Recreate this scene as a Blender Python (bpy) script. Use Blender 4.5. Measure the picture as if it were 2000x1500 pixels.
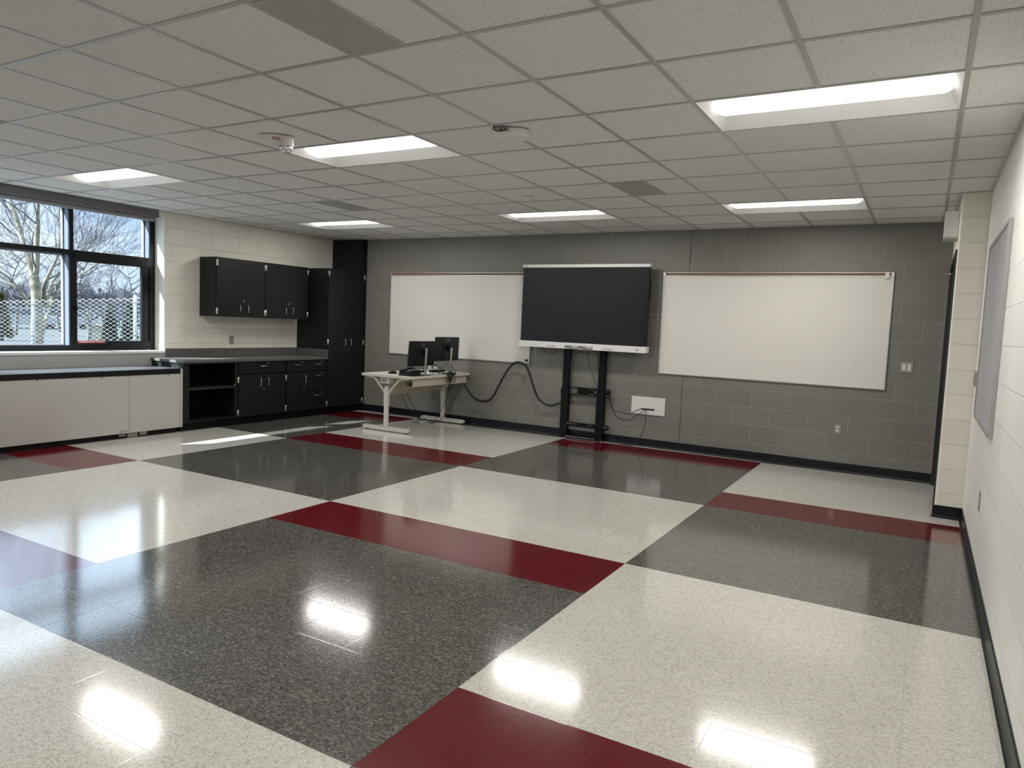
import bpy, bmesh, math, random
from mathutils import Vector, Matrix, Quaternion
random.seed(7)
for o in list(bpy.data.objects): bpy.data.objects.remove(o)
S = bpy.context.scene
COL = S.collection
PI = math.pi

# ------------------------------------------------------------------ camera
CAM = Vector((3.9277, -4.1252, 1.4326))
YAW, PIT, ROL, FPX = -0.5164, -0.0824, 0.0424, 1407.8
fw = Vector((math.sin(YAW)*math.cos(PIT), math.cos(YAW)*math.cos(PIT), math.sin(PIT)))
rt = Vector((math.cos(YAW), -math.sin(YAW), 0))
up = rt.cross(fw)
r2 = rt*math.cos(ROL)+up*math.sin(ROL)
u2 = -rt*math.sin(ROL)+up*math.cos(ROL)
cd = bpy.data.cameras.new('camera'); cam = bpy.data.objects.new('camera', cd); COL.objects.link(cam)
cam.matrix_world = Matrix(((r2.x, u2.x, -fw.x, CAM.x), (r2.y, u2.y, -fw.y, CAM.y), (r2.z, u2.z, -fw.z, CAM.z), (0, 0, 0, 1)))
cd.sensor_width = 36; cd.lens = 36*FPX/2000; cd.clip_start = .05; cd.clip_end = 600
S.camera = cam

# ------------------------------------------------------------------ view, world, sun
S.view_settings.view_transform = 'Standard'; S.view_settings.look = 'None'
S.view_settings.gamma = 1; S.view_settings.exposure = 0.07; S.view_settings.use_curve_mapping = False
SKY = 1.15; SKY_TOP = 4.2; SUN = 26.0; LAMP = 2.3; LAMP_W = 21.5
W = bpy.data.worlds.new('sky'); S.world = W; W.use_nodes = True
wn, wk = W.node_tree.nodes, W.node_tree.links; wn.clear()
wo = wn.new('ShaderNodeOutputWorld'); bg = wn.new('ShaderNodeBackground'); tc = wn.new('ShaderNodeTexCoord')
mp = wn.new('ShaderNodeMapping'); mp.inputs['Scale'].default_value = (2.2, 2.2, 9.0)
nz = wn.new('ShaderNodeTexNoise'); nz.inputs['Scale'].default_value = 1.6; nz.inputs['Detail'].default_value = 6; nz.inputs['Roughness'].default_value = .55
cr = wn.new('ShaderNodeValToRGB')
cr.color_ramp.elements[0].position = .38; cr.color_ramp.elements[0].color = (.50, .65, .93, 1)
cr.color_ramp.elements[1].position = .62; cr.color_ramp.elements[1].color = (.84, .93, 1.06, 1)
wk.new(tc.outputs['Generated'], mp.inputs['Vector']); wk.new(mp.outputs['Vector'], nz.inputs['Vector'])
wk.new(nz.outputs['Fac'], cr.inputs['Fac'])
# sky made brighter higher up, to strengthen floor reflections and indoor daylight
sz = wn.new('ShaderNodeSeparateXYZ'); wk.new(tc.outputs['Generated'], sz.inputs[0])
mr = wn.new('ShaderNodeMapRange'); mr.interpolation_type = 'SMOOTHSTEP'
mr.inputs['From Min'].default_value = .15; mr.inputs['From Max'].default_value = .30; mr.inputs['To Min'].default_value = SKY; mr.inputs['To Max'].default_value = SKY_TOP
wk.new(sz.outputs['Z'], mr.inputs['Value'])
cm = wn.new('ShaderNodeMix'); cm.data_type = 'RGBA'; cm.inputs['B'].default_value = (.74, .87, 1.02, 1)
m2 = wn.new('ShaderNodeMapRange'); m2.inputs['From Min'].default_value = .12; m2.inputs['From Max'].default_value = .35; m2.inputs['To Max'].default_value = .75
wk.new(sz.outputs['Z'], m2.inputs['Value']); wk.new(m2.outputs['Result'], cm.inputs['Factor']); wk.new(cr.outputs['Color'], cm.inputs['A'])
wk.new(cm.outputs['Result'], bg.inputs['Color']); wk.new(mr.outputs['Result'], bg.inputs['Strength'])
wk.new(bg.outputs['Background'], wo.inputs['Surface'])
sl = bpy.data.lights.new('sun', 'SUN'); sl.energy = SUN; sl.angle = math.radians(.6); sl.color = (.97, 1, 1)
so = bpy.data.objects.new('sun', sl); COL.objects.link(so)
so.rotation_euler = Vector((.72, 1.06, -1.0)).to_track_quat('-Z', 'Y').to_euler()

# ------------------------------------------------------------------ room numbers
XL, XR, ZC = -4.224, 4.297, 2.6246
YB = -6.9
XD = 4.10                      # wall plane that carries the door
YP = 2.70                      # face of the pier
TH = math.atan(-.0237)
def yw(x): return 4.3505-.0237*(x-1.4553)
T = .3048
GX, GY, G = .3435, -2.1577, .6096

# ------------------------------------------------------------------ materials
def mat(name, col, rough=.5, metal=0, spec=.5, coat=0):
    m = bpy.data.materials.new(name); m.use_nodes = True
    b = m.node_tree.nodes['Principled BSDF']
    b.inputs['Base Color'].default_value = (*col, 1); b.inputs['Roughness'].default_value = rough
    b.inputs['Metallic'].default_value = metal; b.inputs['Specular IOR Level'].default_value = spec
    b.inputs['Coat Weight'].default_value = coat
    return m
def nd(m, t, **kw):
    n = m.node_tree.nodes.new(t)
    for k, v in kw.items():
        if k in n.inputs: n.inputs[k].default_value = v
        else: setattr(n, k, v)
    return n
def lk(m, a, b): m.node_tree.links.new(a, b)
def bsdf(m): return m.node_tree.nodes['Principled BSDF']
def noise_var(m, scale, amt, bump=0, dist=.002, col=None, stretch=(1, 1, 1)):
    """mottle the base colour a little and add fine relief"""
    b = bsdf(m); c = b.inputs['Base Color'].default_value[:3]
    t = nd(m, 'ShaderNodeTexCoord'); mpn = nd(m, 'ShaderNodeMapping', Scale=stretch)
    lk(m, t.outputs['Object'], mpn.inputs['Vector'])
    n = nd(m, 'ShaderNodeTexNoise', Scale=scale, Detail=4.0)
    lk(m, mpn.outputs['Vector'], n.inputs['Vector'])
    r = nd(m, 'ShaderNodeValToRGB')
    r.color_ramp.elements[0].position = .3; r.color_ramp.elements[1].position = .7
    r.color_ramp.elements[0].color = (*[x*(1-amt) for x in c], 1); r.color_ramp.elements[1].color = (*[x*(1+amt) for x in c], 1)
    lk(m, n.outputs['Fac'], r.inputs['Fac']); lk(m, r.outputs['Color'], b.inputs['Base Color'])
    if bump:
        bp = nd(m, 'ShaderNodeBump', Strength=bump, Distance=dist); lk(m, n.outputs['Fac'], bp.inputs['Height']); lk(m, bp.outputs['Normal'], b.inputs['Normal'])
    return m

def block_mat(name, col, axis, h0, rough=.45, relief=.007, lift=1.08):
    m = mat(name, col, rough, spec=.4); b = bsdf(m)
    t = nd(m, 'ShaderNodeTexCoord'); s = nd(m, 'ShaderNodeSeparateXYZ'); lk(m, t.outputs['Object'], s.inputs[0])
    a = nd(m, 'ShaderNodeMath', operation='SUBTRACT'); a.inputs[1].default_value = h0
    lk(m, s.outputs['X' if axis == 'x' else 'Y'], a.inputs[0])
    if axis == 'y':
        a2 = nd(m, 'ShaderNodeMath', operation='ADD'); lk(m, a.outputs[0], a2.inputs[0])
        a3 = nd(m, 'ShaderNodeMath', operation='SUBTRACT'); lk(m, s.outputs['X'], a3.inputs[0]); a3.inputs[1].default_value = XL if h0 > 1 else XR
        lk(m, a3.outputs[0], a2.inputs[1]); a = a2
    c = nd(m, 'ShaderNodeCombineXYZ'); lk(m, a.outputs[0], c.inputs['X']); lk(m, s.outputs['Z'], c.inputs['Y'])
    br = nd(m, 'ShaderNodeTexBrick'); br.offset = .5; br.offset_frequency = 2; br.squash = 1
    br.inputs['Scale'].default_value = 1; br.inputs['Mortar Size'].default_value = .0058; br.inputs['Mortar Smooth'].default_value = .35
    br.inputs['Brick Width'].default_value = .4064; br.inputs['Row Height'].default_value = .2032; br.inputs['Bias'].default_value = 0
    br.inputs['Color1'].default_value = (*[x*.965 for x in col], 1); br.inputs['Color2'].default_value = (*[min(1, x*1.035) for x in col], 1)
    br.inputs['Mortar'].default_value = (*[min(1, x*lift) for x in col], 1)  # joints tinted lighter to stand in for light caught on block edges
    lk(m, c.outputs[0], br.inputs['Vector']); lk(m, br.outputs['Color'], b.inputs['Base Color'])
    inv = nd(m, 'ShaderNodeMath', operation='SUBTRACT'); inv.inputs[0].default_value = 1; lk(m, br.outputs['Fac'], inv.inputs[1])
    n = nd(m, 'ShaderNodeTexNoise', Scale=110.0, Detail=4.0); lk(m, t.outputs['Object'], n.inputs['Vector'])
    bp = nd(m, 'ShaderNodeBump', Strength=1.0, Distance=relief); lk(m, inv.outputs[0], bp.inputs['Height'])
    b2 = nd(m, 'ShaderNodeBump', Strength=.35, Distance=.0018); lk(m, n.outputs['Fac'], b2.inputs['Height']); lk(m, bp.outputs['Normal'], b2.inputs['Normal'])
    lk(m, b2.outputs['Normal'], b.inputs['Normal'])
    return m

def vct_mat(name, base, flecks, scale, amt, rough=.115):
    m = mat(name, base, rough, spec=.5, coat=.25); b = bsdf(m)
    b.inputs['Coat Roughness'].default_value = rough; b.inputs['Coat IOR'].default_value = 1.6
    t = nd(m, 'ShaderNodeTexCoord'); mpn = nd(m, 'ShaderNodeMapping', Scale=(1, 1.9, 1)); mpn.inputs['Rotation'].default_value = (0, 0, .5)
    lk(m, t.outputs['Object'], mpn.inputs['Vector'])
    v = nd(m, 'ShaderNodeTexVoronoi', Scale=scale); lk(m, mpn.outputs['Vector'], v.inputs['Vector'])
    s = nd(m, 'ShaderNodeSeparateColor'); lk(m, v.outputs['Color'], s.inputs[0])
    r = nd(m, 'ShaderNodeValToRGB'); r.color_ramp.interpolation = 'CONSTANT'
    e = r.color_ramp.elements
    e[0].position = 0; e[0].color = (*base, 1); e[1].position = 1-amt; e[1].color = (*flecks[0], 1)
    for k, f in enumerate(flecks[1:]):
        x = e.new(1-amt+amt*(k+1)/len(flecks)); x.color = (*f, 1)
    lk(m, s.outputs[0], r.inputs['Fac'])
    # tile seams
    sx = nd(m, 'ShaderNodeSeparateXYZ'); lk(m, t.outputs['Object'], sx.inputs[0]); ds = []
    for ax in 'XY':
        d = nd(m, 'ShaderNodeMath', operation='DIVIDE'); d.inputs[1].default_value = T; lk(m, sx.outputs[ax], d.inputs[0])
        p = nd(m, 'ShaderNodeMath', operation='PINGPONG'); p.inputs[1].default_value = .5; lk(m, d.outputs[0], p.inputs[0])
        ds.append(p)
    mn = nd(m, 'ShaderNodeMath', operation='MINIMUM'); lk(m, ds[0].outputs[0], mn.inputs[0]); lk(m, ds[1].outputs[0], mn.inputs[1])
    lt = nd(m, 'ShaderNodeMath', operation='LESS_THAN'); lt.inputs[1].default_value = .0028; lk(m, mn.outputs[0], lt.inputs[0])
    mx = nd(m, 'ShaderNodeMix', data_type='RGBA'); mx.inputs['B'].default_value = (*[x*.72 for x in base], 1)
    lk(m, lt.outputs[0], mx.inputs['Factor']); lk(m, r.outputs['Color'], mx.inputs['A']); lk(m, mx.outputs['Result'], b.inputs['Base Color'])
    n = nd(m, 'ShaderNodeTexNoise', Scale=26.0, Detail=3.0); lk(m, mpn.outputs['Vector'], n.inputs['Vector'])
    bp = nd(m, 'ShaderNodeBump', Strength=.06, Distance=.0012); lk(m, n.outputs['Fac'], bp.inputs['Height'])
    n3 = nd(m, 'ShaderNodeMapRange'); n3.inputs['From Max'].default_value = .012; lk(m, mn.outputs[0], n3.inputs['Value'])
    b3 = nd(m, 'ShaderNodeBump', Strength=.2, Distance=.0005); lk(m, n3.outputs['Result'], b3.inputs['Height']); lk(m, bp.outputs['Normal'], b3.inputs['Normal'])
    lk(m, b3.outputs['Normal'], b.inputs['Normal'])
    return m

def tile_mat():
    m = mat('ceiling_tile', (.80, .795, .775), .9, spec=.1); b = bsdf(m)
    t = nd(m, 'ShaderNodeTexCoord')
    v = nd(m, 'ShaderNodeTexVoronoi', Scale=95.0); lk(m, t.outputs['Object'], v.inputs['Vector'])
    s = nd(m, 'ShaderNodeSeparateColor'); lk(m, v.outputs['Color'], s.inputs[0])
    th = nd(m, 'ShaderNodeMath', operation='MULTIPLY'); th.inputs[1].default_value = .29; lk(m, s.outputs[0], th.inputs[0])
    lt = nd(m, 'ShaderNodeMath', operation='LESS_THAN'); lk(m, v.outputs['Distance'], lt.inputs[0]); lk(m, th.outputs[0], lt.inputs[1])
    mx = nd(m, 'ShaderNodeMix', data_type='RGBA'); mx.inputs['A'].default_value = (.76, .755, .74, 1); mx.inputs['B'].default_value = (.33, .325, .305, 1)
    lk(m, lt.outputs[0], mx.inputs['Factor']); lk(m, mx.outputs['Result'], b.inputs['Base Color'])
    n = nd(m, 'ShaderNodeTexNoise', Scale=160.0, Detail=3.0); lk(m, t.outputs['Object'], n.inputs['Vector'])
    bp = nd(m, 'ShaderNodeBump', Strength=.25, Distance=.001); lk(m, n.outputs['Fac'], bp.inputs['Height']); lk(m, bp.outputs['Normal'], b.inputs['Normal'])
    return m

def emit(name, col, st):
    m = bpy.data.materials.new(name); m.use_nodes = True; n = m.node_tree.nodes; n.clear()
    o = n.new('ShaderNodeOutputMaterial'); e = n.new('ShaderNodeEmission'); e.inputs[0].default_value = (*col, 1); e.inputs[1].default_value = st
    m.node_tree.links.new(e.outputs[0], o.inputs[0]); return m
def glass(name, tint=(.93, .97, .98)):
    m = bpy.data.materials.new(name); m.use_nodes = True; n = m.node_tree.nodes; n.clear()
    o = n.new('ShaderNodeOutputMaterial'); tr = n.new('ShaderNodeBsdfTransparent'); tr.inputs[0].default_value = (*tint, 1)
    gl = n.new('ShaderNodeBsdfGlossy'); gl.inputs['Roughness'].default_value = .01
    lw = n.new('ShaderNodeLayerWeight'); lw.inputs[0].default_value = .5; mx = n.new('ShaderNodeMixShader')
    pw = n.new('ShaderNodeMath'); pw.operation = 'POWER'; pw.inputs[1].default_value = 4.0; ml = n.new('ShaderNodeMath'); ml.operation = 'MULTIPLY_ADD'; ml.inputs[1].default_value = .4; ml.inputs[2].default_value = .002
    k = m.node_tree.links; k.new(lw.outputs['Facing'], pw.inputs[0]); k.new(pw.outputs[0], ml.inputs[0]); k.new(ml.outputs[0], mx.inputs[0]); k.new(tr.outputs[0], mx.inputs[1]); k.new(gl.outputs[0], mx.inputs[2]); k.new(mx.outputs[0], o.inputs[0])
    return m

M = {}
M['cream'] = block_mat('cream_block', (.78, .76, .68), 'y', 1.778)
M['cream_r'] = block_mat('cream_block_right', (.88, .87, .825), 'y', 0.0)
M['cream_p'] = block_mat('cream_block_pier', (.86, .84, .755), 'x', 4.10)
M['grey'] = block_mat('grey_block', (.205, .200, .178), 'x', 0.0, relief=.009, lift=1.55)
M['vct_w'] = vct_mat('vinyl_white', (.62, .605, .55), [(.54, .52, .47), (.69, .675, .63), (.46, .435, .385)], 115, .45)
M['vct_g'] = vct_mat('vinyl_grey', (.095, .090, .080), [(.062, .058, .052), (.125, .12, .108), (.19, .18, .16), (.048, .044, .039)], 95, .6)
M['vct_r'] = vct_mat('vinyl_red', (.115, .0045, .010), [(.117, .0047, .0103), (.113, .0044, .0097)], 60, .3)
M['tile'] = tile_mat()
M['tee'] = mat('tee_white', (.46, .455, .44), .28)
M['cove'] = mat('cove_base_black', (.007, .008, .011), .35, spec=.3)
M['lam'] = noise_var(mat('dark_laminate', (.0085, .0082, .0088), .45, spec=.3), 30, .35, .1, .0005, stretch=(6, 6, .12))
M['lamd'] = mat('dark_inside', (.005, .005, .006), .6, spec=.2)
M['ctr'] = noise_var(mat('counter_grey', (.10, .099, .095), .30), 90, .10)
M['metal'] = mat('brushed_metal', (.72, .72, .70), .32, metal=1)
M['alu'] = mat('aluminium', (.60, .60, .59), .38, metal=.7)
M['board'] = mat('whiteboard_face', (.75, .73, .685), .32, spec=.5)
M['cork'] = mat('cork_strip', (.20, .11, .07), .8)
M['wplast'] = mat('white_plastic', (.74, .735, .71), .4)
M['wmetal'] = mat('white_enamel', (.80, .795, .775), .35)
M['refl'] = mat('reflector_white', (.86, .86, .85), .55)
M['lens'] = emit('lamp_lens', (1, .97, .93), LAMP)
M['black'] = mat('black_plastic', (.0075, .0078, .0085), .42, spec=.3)
M['blackm'] = mat('black_metal', (.0035, .0037, .0042), .5, spec=.22)
M['rubber'] = mat('black_rubber', (.010, .010, .010), .55)
M['screen'] = mat('screen_glass', (.014, .0155, .016), .25, spec=.3)
M['bezel'] = mat('bezel_black', (.006, .006, .007), .2)
M['desk'] = mat('desk_laminate', (.66, .64, .58), .35)
M['deskm'] = mat('desk_metal_cream', (.64, .61, .54), .4)
M['beige'] = mat('desk_trough_beige', (.47, .43, .35), .5)
M['frame'] = mat('window_frame_dark', (.004, .005, .007), .45, spec=.25)
M['framel'] = mat('window_frame_skylit', (.13, .155, .20), .35, metal=.2)  # blue-grey colour stands in for sky light on the frame sides
M['bead'] = mat('window_bead', (.24, .25, .27), .4)
M['glass'] = glass('window_glass')
M['val'] = mat('valance_grey', (.13, .135, .14), .45)
M['sill'] = noise_var(mat('sill_speckle', (.34, .335, .32), .4), 120, .22)
M['uvp'] = mat('heater_enamel', (.46, .445, .42), .28)
M['uvt'] = mat('heater_top', (.075, .08, .09), .22)
M['uvk'] = mat('heater_black', (.006, .006, .007), .45, spec=.25)
M['steel'] = mat('steel_plate', (.34, .335, .32), .38, metal=.6)
M['tack'] = noise_var(mat('tack_fabric', (.46, .455, .465), .95, spec=.1), 400, .15, .3, .001)
M['grille'] = noise_var(mat('diffuser_panel', (.385, .39, .365), .6), 90, .06)
M['red'] = mat('sign_red', (.42, .012, .02), .5)
M['maroon'] = mat('sign_maroon', (.10, .012, .016), .5)
M['redsash'] = mat('sign_faded_red', (.45, .10, .09), .5)
M['ink'] = mat('ink_dark', (.02, .02, .03), .5)
M['inkw'] = mat('ink_white', (.8, .78, .76), .5)
M['inkg'] = mat('ink_grey', (.30, .30, .31), .5)
M['clear'] = mat('clear_strobe', (.75, .77, .8), .08, metal=.6)
M['bark'] = noise_var(mat('pale_bark', (.17, .157, .122), .9, spec=.1), 6, .35, .4, .01)
M['barkd'] = noise_var(mat('grey_bark', (.085, .083, .085), .9, spec=.1), 6, .3)
M['twig'] = mat('twig_bark', (.075, .073, .08), .9, spec=.1)
M['galv'] = mat('galvanised_wire', (.27, .285, .285), .5, metal=.2)
M['pave'] = noise_var(mat('pale_paving', (.028, .031, .036), .9), .6, .12)
M['hill'] = noise_var(mat('winter_woods', (.062, .06, .076), 1, spec=.05), 1.6, .25)
M['ever'] = noise_var(mat('evergreen', (.032, .038, .022), .9), 8, .4)
M['everd'] = noise_var(mat('evergreen_olive', (.08, .077, .03), .9), 8, .35)
M['car'] = mat('car_white', (.22, .23, .24), .25)
M['carg'] = mat('car_glass', (.05, .06, .07), .1)
M['creamb'] = mat('cream_siding', (.19, .18, .14), .8)

# ------------------------------------------------------------------ mesh helper
class MB:
    def __init__(s): s.v = []; s.f = []; s.sm = []; s.mi = []
    def add(s, vs, fs, smooth=False, mi=0):
        n = len(s.v); s.v += [tuple(p) for p in vs]
        for f in fs: s.f.append([i+n for i in f]); s.sm.append(smooth); s.mi.append(mi)
        return s
    def box(s, x0, x1, y0, y1, z0, z1, mi=0):
        return s.add([(x0, y0, z0), (x1, y0, z0), (x1, y1, z0), (x0, y1, z0), (x0, y0, z1), (x1, y0, z1), (x1, y1, z1), (x0, y1, z1)],
              [(0, 3, 2, 1), (4, 5, 6, 7), (0, 1, 5, 4), (1, 2, 6, 5), (2, 3, 7, 6), (3, 0, 4, 7)], mi=mi)
    def prism(s, pts, axis, a, b, smooth=False, mi=0):
        """pts: outline in the two remaining axes (x->(y,z), y->(x,z), z->(x,y))"""
        def P(p, t): return {'x': (t, p[0], p[1]), 'y': (p[0], t, p[1]), 'z': (p[0], p[1], t)}[axis]
        n = len(pts); vs = [P(p, a) for p in pts]+[P(p, b) for p in pts]
        s.add(vs, [list(range(n))[::-1], [i+n for i in range(n)]], mi=mi)
        return s.add(vs, [(i, (i+1) % n, (i+1) % n+n, i+n) for i in range(n)], smooth, mi)
    def tube(s, path, r, n=8, cap=True, smooth=True, mi=0):
        P = [Vector(p) for p in path]; R = r if isinstance(r, (list, tuple)) else [r]*len(P)
        vs = []; ref = None
        for i, p in enumerate(P):
            d = (P[min(i+1, len(P)-1)]-P[max(i-1, 0)])
            if d.length < 1e-9: d = Vector((0, 0, 1))
            d.normalize()
            if ref is None: ref = d.orthogonal().normalized()
            a = (ref-d*ref.dot(d))
            a = a.normalized() if a.length > 1e-6 else d.orthogonal().normalized()
            ref = a; b = d.cross(a)
            for k in range(n):
                t = 2*PI*k/n; vs.append(p+(a*math.cos(t)+b*math.sin(t))*R[i])
        fs = []
        for i in range(len(P)-1):
            for k in range(n):
                k2 = (k+1) % n; fs.append((i*n+k, i*n+k2, (i+1)*n+k2, (i+1)*n+k))
        s.add(vs, fs, smooth, mi)
        if cap:
            m = len(s.v)-len(vs); s.f.append([m+k for k in range(n)][::-1]); s.sm.append(False); s.mi.append(mi)
            s.f.append([m+(len(P)-1)*n+k for k in range(n)]); s.sm.append(False); s.mi.append(mi)
        return s
    def cyl(s, p, axis, h, r, n=20, r2=None, mi=0):
        a = {'x': (1, 0, 0), 'y': (0, 1, 0), 'z': (0, 0, 1)}[axis]; p = Vector(p)
        return s.tube([p, p+Vector(a)*h], [r, r if r2 is None else r2], n, mi=mi)
    def lathe(s, prof, c=(0, 0, 0), n=24, sx=1, sy=1, mi=0):
        vs = [(c[0]+r*math.cos(2*PI*k/n)*sx, c[1]+r*math.sin(2*PI*k/n)*sy, c[2]+z) for r, z in prof for k in range(n)]
        fs = [(i*n+k, i*n+(k+1) % n, (i+1)*n+(k+1) % n, (i+1)*n+k) for i in range(len(prof)-1) for k in range(n)]
        return s.add(vs, fs, True, mi)
    def rbox(s, x0, x1, z0, z1, y0, y1, r, mi=0, n=5):
        """rounded rectangle in x/z, extruded along y"""
        pts = []
        for cx, cz, a0 in ((x1-r, z1-r, 0), (x0+r, z1-r, PI/2), (x0+r, z0+r, PI), (x1-r, z0+r, 3*PI/2)):
            for k in range(n+1): t = a0+PI/2*k/n; pts.append((cx+r*math.cos(t), cz+r*math.sin(t)))
        return s.prism(pts, 'y', y0, y1, mi=mi)
    def build(s, name, m, parent=None, bevel=0, loc=None, rot=None):
        me = bpy.data.meshes.new(name); me.from_pydata(s.v, [], s.f); me.update()
        for x in (m if isinstance(m, list) else [m]): me.materials.append(x)
        me.polygons.foreach_set('use_smooth', s.sm); me.polygons.foreach_set('material_index', s.mi)
        bm = bmesh.new(); bm.from_mesh(me); bmesh.ops.recalc_face_normals(bm, faces=bm.faces); bm.to_mesh(me); bm.free()
        o = bpy.data.objects.new(name, me); COL.objects.link(o)
        if parent: o.parent = parent
        if loc: o.location = loc
        if rot: o.rotation_euler = rot
        if bevel:
            b = o.modifiers.new('bevel', 'BEVEL'); b.width = bevel; b.segments = 2; b.limit_method = 'ANGLE'; b.angle_limit = .7
        return o
def struct(o): o['kind'] = 'structure'; return o
def tag(o, label, cat, group=None, kind=None):
    o['label'] = label; o['category'] = cat
    if group: o['group'] = group
    if kind: o['kind'] = kind
    return o
def thing(name, label, cat, loc=(0, 0, 0), rz=0, group=None):
    o = bpy.data.objects.new(name, None); o.empty_display_size = .1; COL.objects.link(o)
    o.location = loc; o.rotation_euler = (0, 0, rz)
    return tag(o, label, cat, group)
def bx(name, b, m, p, bevel=0): return MB().box(*b).build(name, m, p, bevel)
def dup(root):
    r = root.copy(); COL.objects.link(r)
    for ch in [o for o in bpy.data.objects if o.parent == root]:
        c = ch.copy(); COL.objects.link(c); c.parent = r
        for g in [o for o in bpy.data.objects if o.parent == ch]:
            d = g.copy(); COL.objects.link(d); d.parent = c
    return r
def text(body, size, m, name, parent, loc, rot, ex=.0006, sx=1):
    c = bpy.data.curves.new(name, 'FONT'); c.body = body; c.size = size; c.extrude = ex; c.align_x = 'CENTER'; c.align_y = 'CENTER'; c.resolution_u = 3
    t = bpy.data.objects.new('tmp', c); COL.objects.link(t)
    me = bpy.data.meshes.new_from_object(t); bpy.data.objects.remove(t); bpy.data.curves.remove(c)
    me.materials.clear(); me.materials.append(m)
    o = bpy.data.objects.new(name, me); COL.objects.link(o); o.parent = parent; o.location = loc; o.rotation_euler = rot; o.scale = (sx, 1, 1)
    return o
def smooth_path(pts, k=6):
    P = [Vector(p) for p in pts]; out = []
    for i in range(len(P)-1):
        p0, p1, p2, p3 = P[max(i-1, 0)], P[i], P[i+1], P[min(i+2, len(P)-1)]
        for j in range(k):
            t = j/k
            out.append(.5*((2*p1)+(-p0+p2)*t+(2*p0-5*p1+4*p2-p3)*t*t+(-p0+3*p1-3*p2+p3)*t**3))
    out.append(P[-1]); return out

# ------------------------------------------------------------------ floor
def build_floor():
    b = MB(); u0, u1 = math.floor(XL/T), math.ceil(XR/T); v0, v1 = math.floor(YB/T), math.ceil(4.5/T)
    for u in range(u0-1, u1+2):
        for v in range(v0, v1+1):
            c = u//8; k = (v-(0 if c % 2 else 6)) % 14
            mi = 1 if k < 6 else (2 if k < 8 else 0)
            b.add([(u*T, v*T, 0), ((u+1)*T, v*T, 0), ((u+1)*T, (v+1)*T, 0), (u*T, (v+1)*T, 0)], [(0, 1, 2, 3)], mi=mi)
    b.box((u0-1)*T, (u1+2)*T, v0*T, (v1+1)*T, -.2, -.005)
    return struct(b.build('floor', [M['vct_w'], M['vct_g'], M['vct_r']]))
build_floor()

# ------------------------------------------------------------------ ceiling
LIGHTS = [(4, 3), (-1, 3), (-6, 3), (3, 8), (-1, 8), (-6, 8), (-6, -2), (-1, -2), (4, -2)]
DIFF = [(2.0, 0), (-3.45, 6), (2.0, 6), (-3.45, 0)]        # half-width diffuser panels
def gx(i): return GX+i*G
def gy(j): return GY+j*G
def build_ceiling():
    b = MB(); x0, x1, y0, y1 = XL-.3, XR+.3, YB-.1, 4.6
    holes = set()
    for i, j in LIGHTS: holes |= {(i, j), (i+1, j)}
    for i in range(-9, 9):
        for j in range(-9, 13):
            if (i, j) in holes: continue
            a, c = max(gx(i), x0), min(gx(i+1), x1); d, e = max(gy(j), y0), min(gy(j+1), y1)
            if a < c and d < e: b.add([(a, d, ZC+.004), (c, d, ZC+.004), (c, e, ZC+.004), (a, e, ZC+.004)], [(0, 1, 2, 3)])
    b.box(x0, x1, y0, y1, ZC+.22, ZC+.30)  # unseen slab over the tiles, added to keep sun and sky light out
    c = struct(b.build('ceiling', M['tile']))
    g = MB(); t = .012; za, zb = ZC-.0005, ZC+.0035
    for i in range(-8, 7):
        x = gx(i)
        # break the tee where a light covers it
        cuts = sorted([(gy(j), gy(j+1)) for (a, j) in LIGHTS if a+1 == i])
        y = y0
        for p, q in cuts+[(y1, y1)]:
            if p > y: g.box(x-t, x+t, y, p, za, zb)
            y = q
    for j in range(-7, 12):
        y = gy(j)
        if y > 4.35: continue
        g.box(XL, XR, y-t, y+t, za+.0002, zb)
    # wall angles
    g.box(XL, XL+.022, YB, 4.48, za-.0002, zb); g.box(XR-.022, XR, YB, YP, za-.0002, zb)
    g.box(XD-.022, XD, YP-.0, 4.29, za-.0002, zb); g.box(XD-.022, XR, YP-.022, YP, za-.0004, zb)
    g.build('suspension_grid', M['tee'], c)
    return c
build_ceiling()

# ------------------------------------------------------------------ walls
def wall_left():
    b = MB(); xo = XL-.33; z1 = ZC+.25; w1 = (-1.72, 1.484); w2 = (-6.2, -3.6); zs, zt = .895, 2.585
    b.box(xo, XL, w1[1], 4.8, 0, z1); b.box(xo, XL, w2[1], w1[0], 0, z1); b.box(xo, XL, YB-.2, w2[0], 0, z1)
    for a, c in (w1, w2): b.box(xo, XL, a, c, 0, zs); b.box(xo, XL, a, c, zt, z1)
    return struct(b.build('wall_left', M['cream'], bevel=.012))
wall_left()
def wall_back():
    b = MB(); x0, x1 = -4.5-1.4553, 4.45-1.4553
    b.box(x0, x1, 0, .25, 0, ZC+.25)
    o = struct(b.build('wall_back', M['grey'], loc=(1.4553, yw(1.4553), 0), rot=(0, 0, TH)))
    MB().box(-.0035, .0035, -.0012, .003, .10, ZC).build('control_joint', mat('joint_caulk', (.085, .085, .078), .7), o)
    return o
wall_back()
struct(MB().box(XR, XR+.25, YB-.2, YP+.1, 0, ZC+.25).build('wall_right', M['cream_r']))
def wall_pier():
    b = MB(); z1 = ZC+.25
    # rounded front corner
    pts = [(XR+.05, YP), (XD+.02, YP), (XD+.010, YP+.003), (XD+.003, YP+.010), (XD, YP+.02), (XD, YP+.07), (XR+.05, YP+.07)]
    b.prism(pts, 'z', 0, z1)
    b.box(XD, XR+.05, 4.235, 4.6, 0, z1); b.box(XD, XR+.05, YP+.07, 4.235, 2.20, z1)
    return struct(b.build('wall_pier', M['cream_p']))
wall_pier()
struct(MB().box(XL-.3, XR+.3, YB-.25, YB, 0, ZC+.25).build('wall_front', M['cream_p']))

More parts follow.
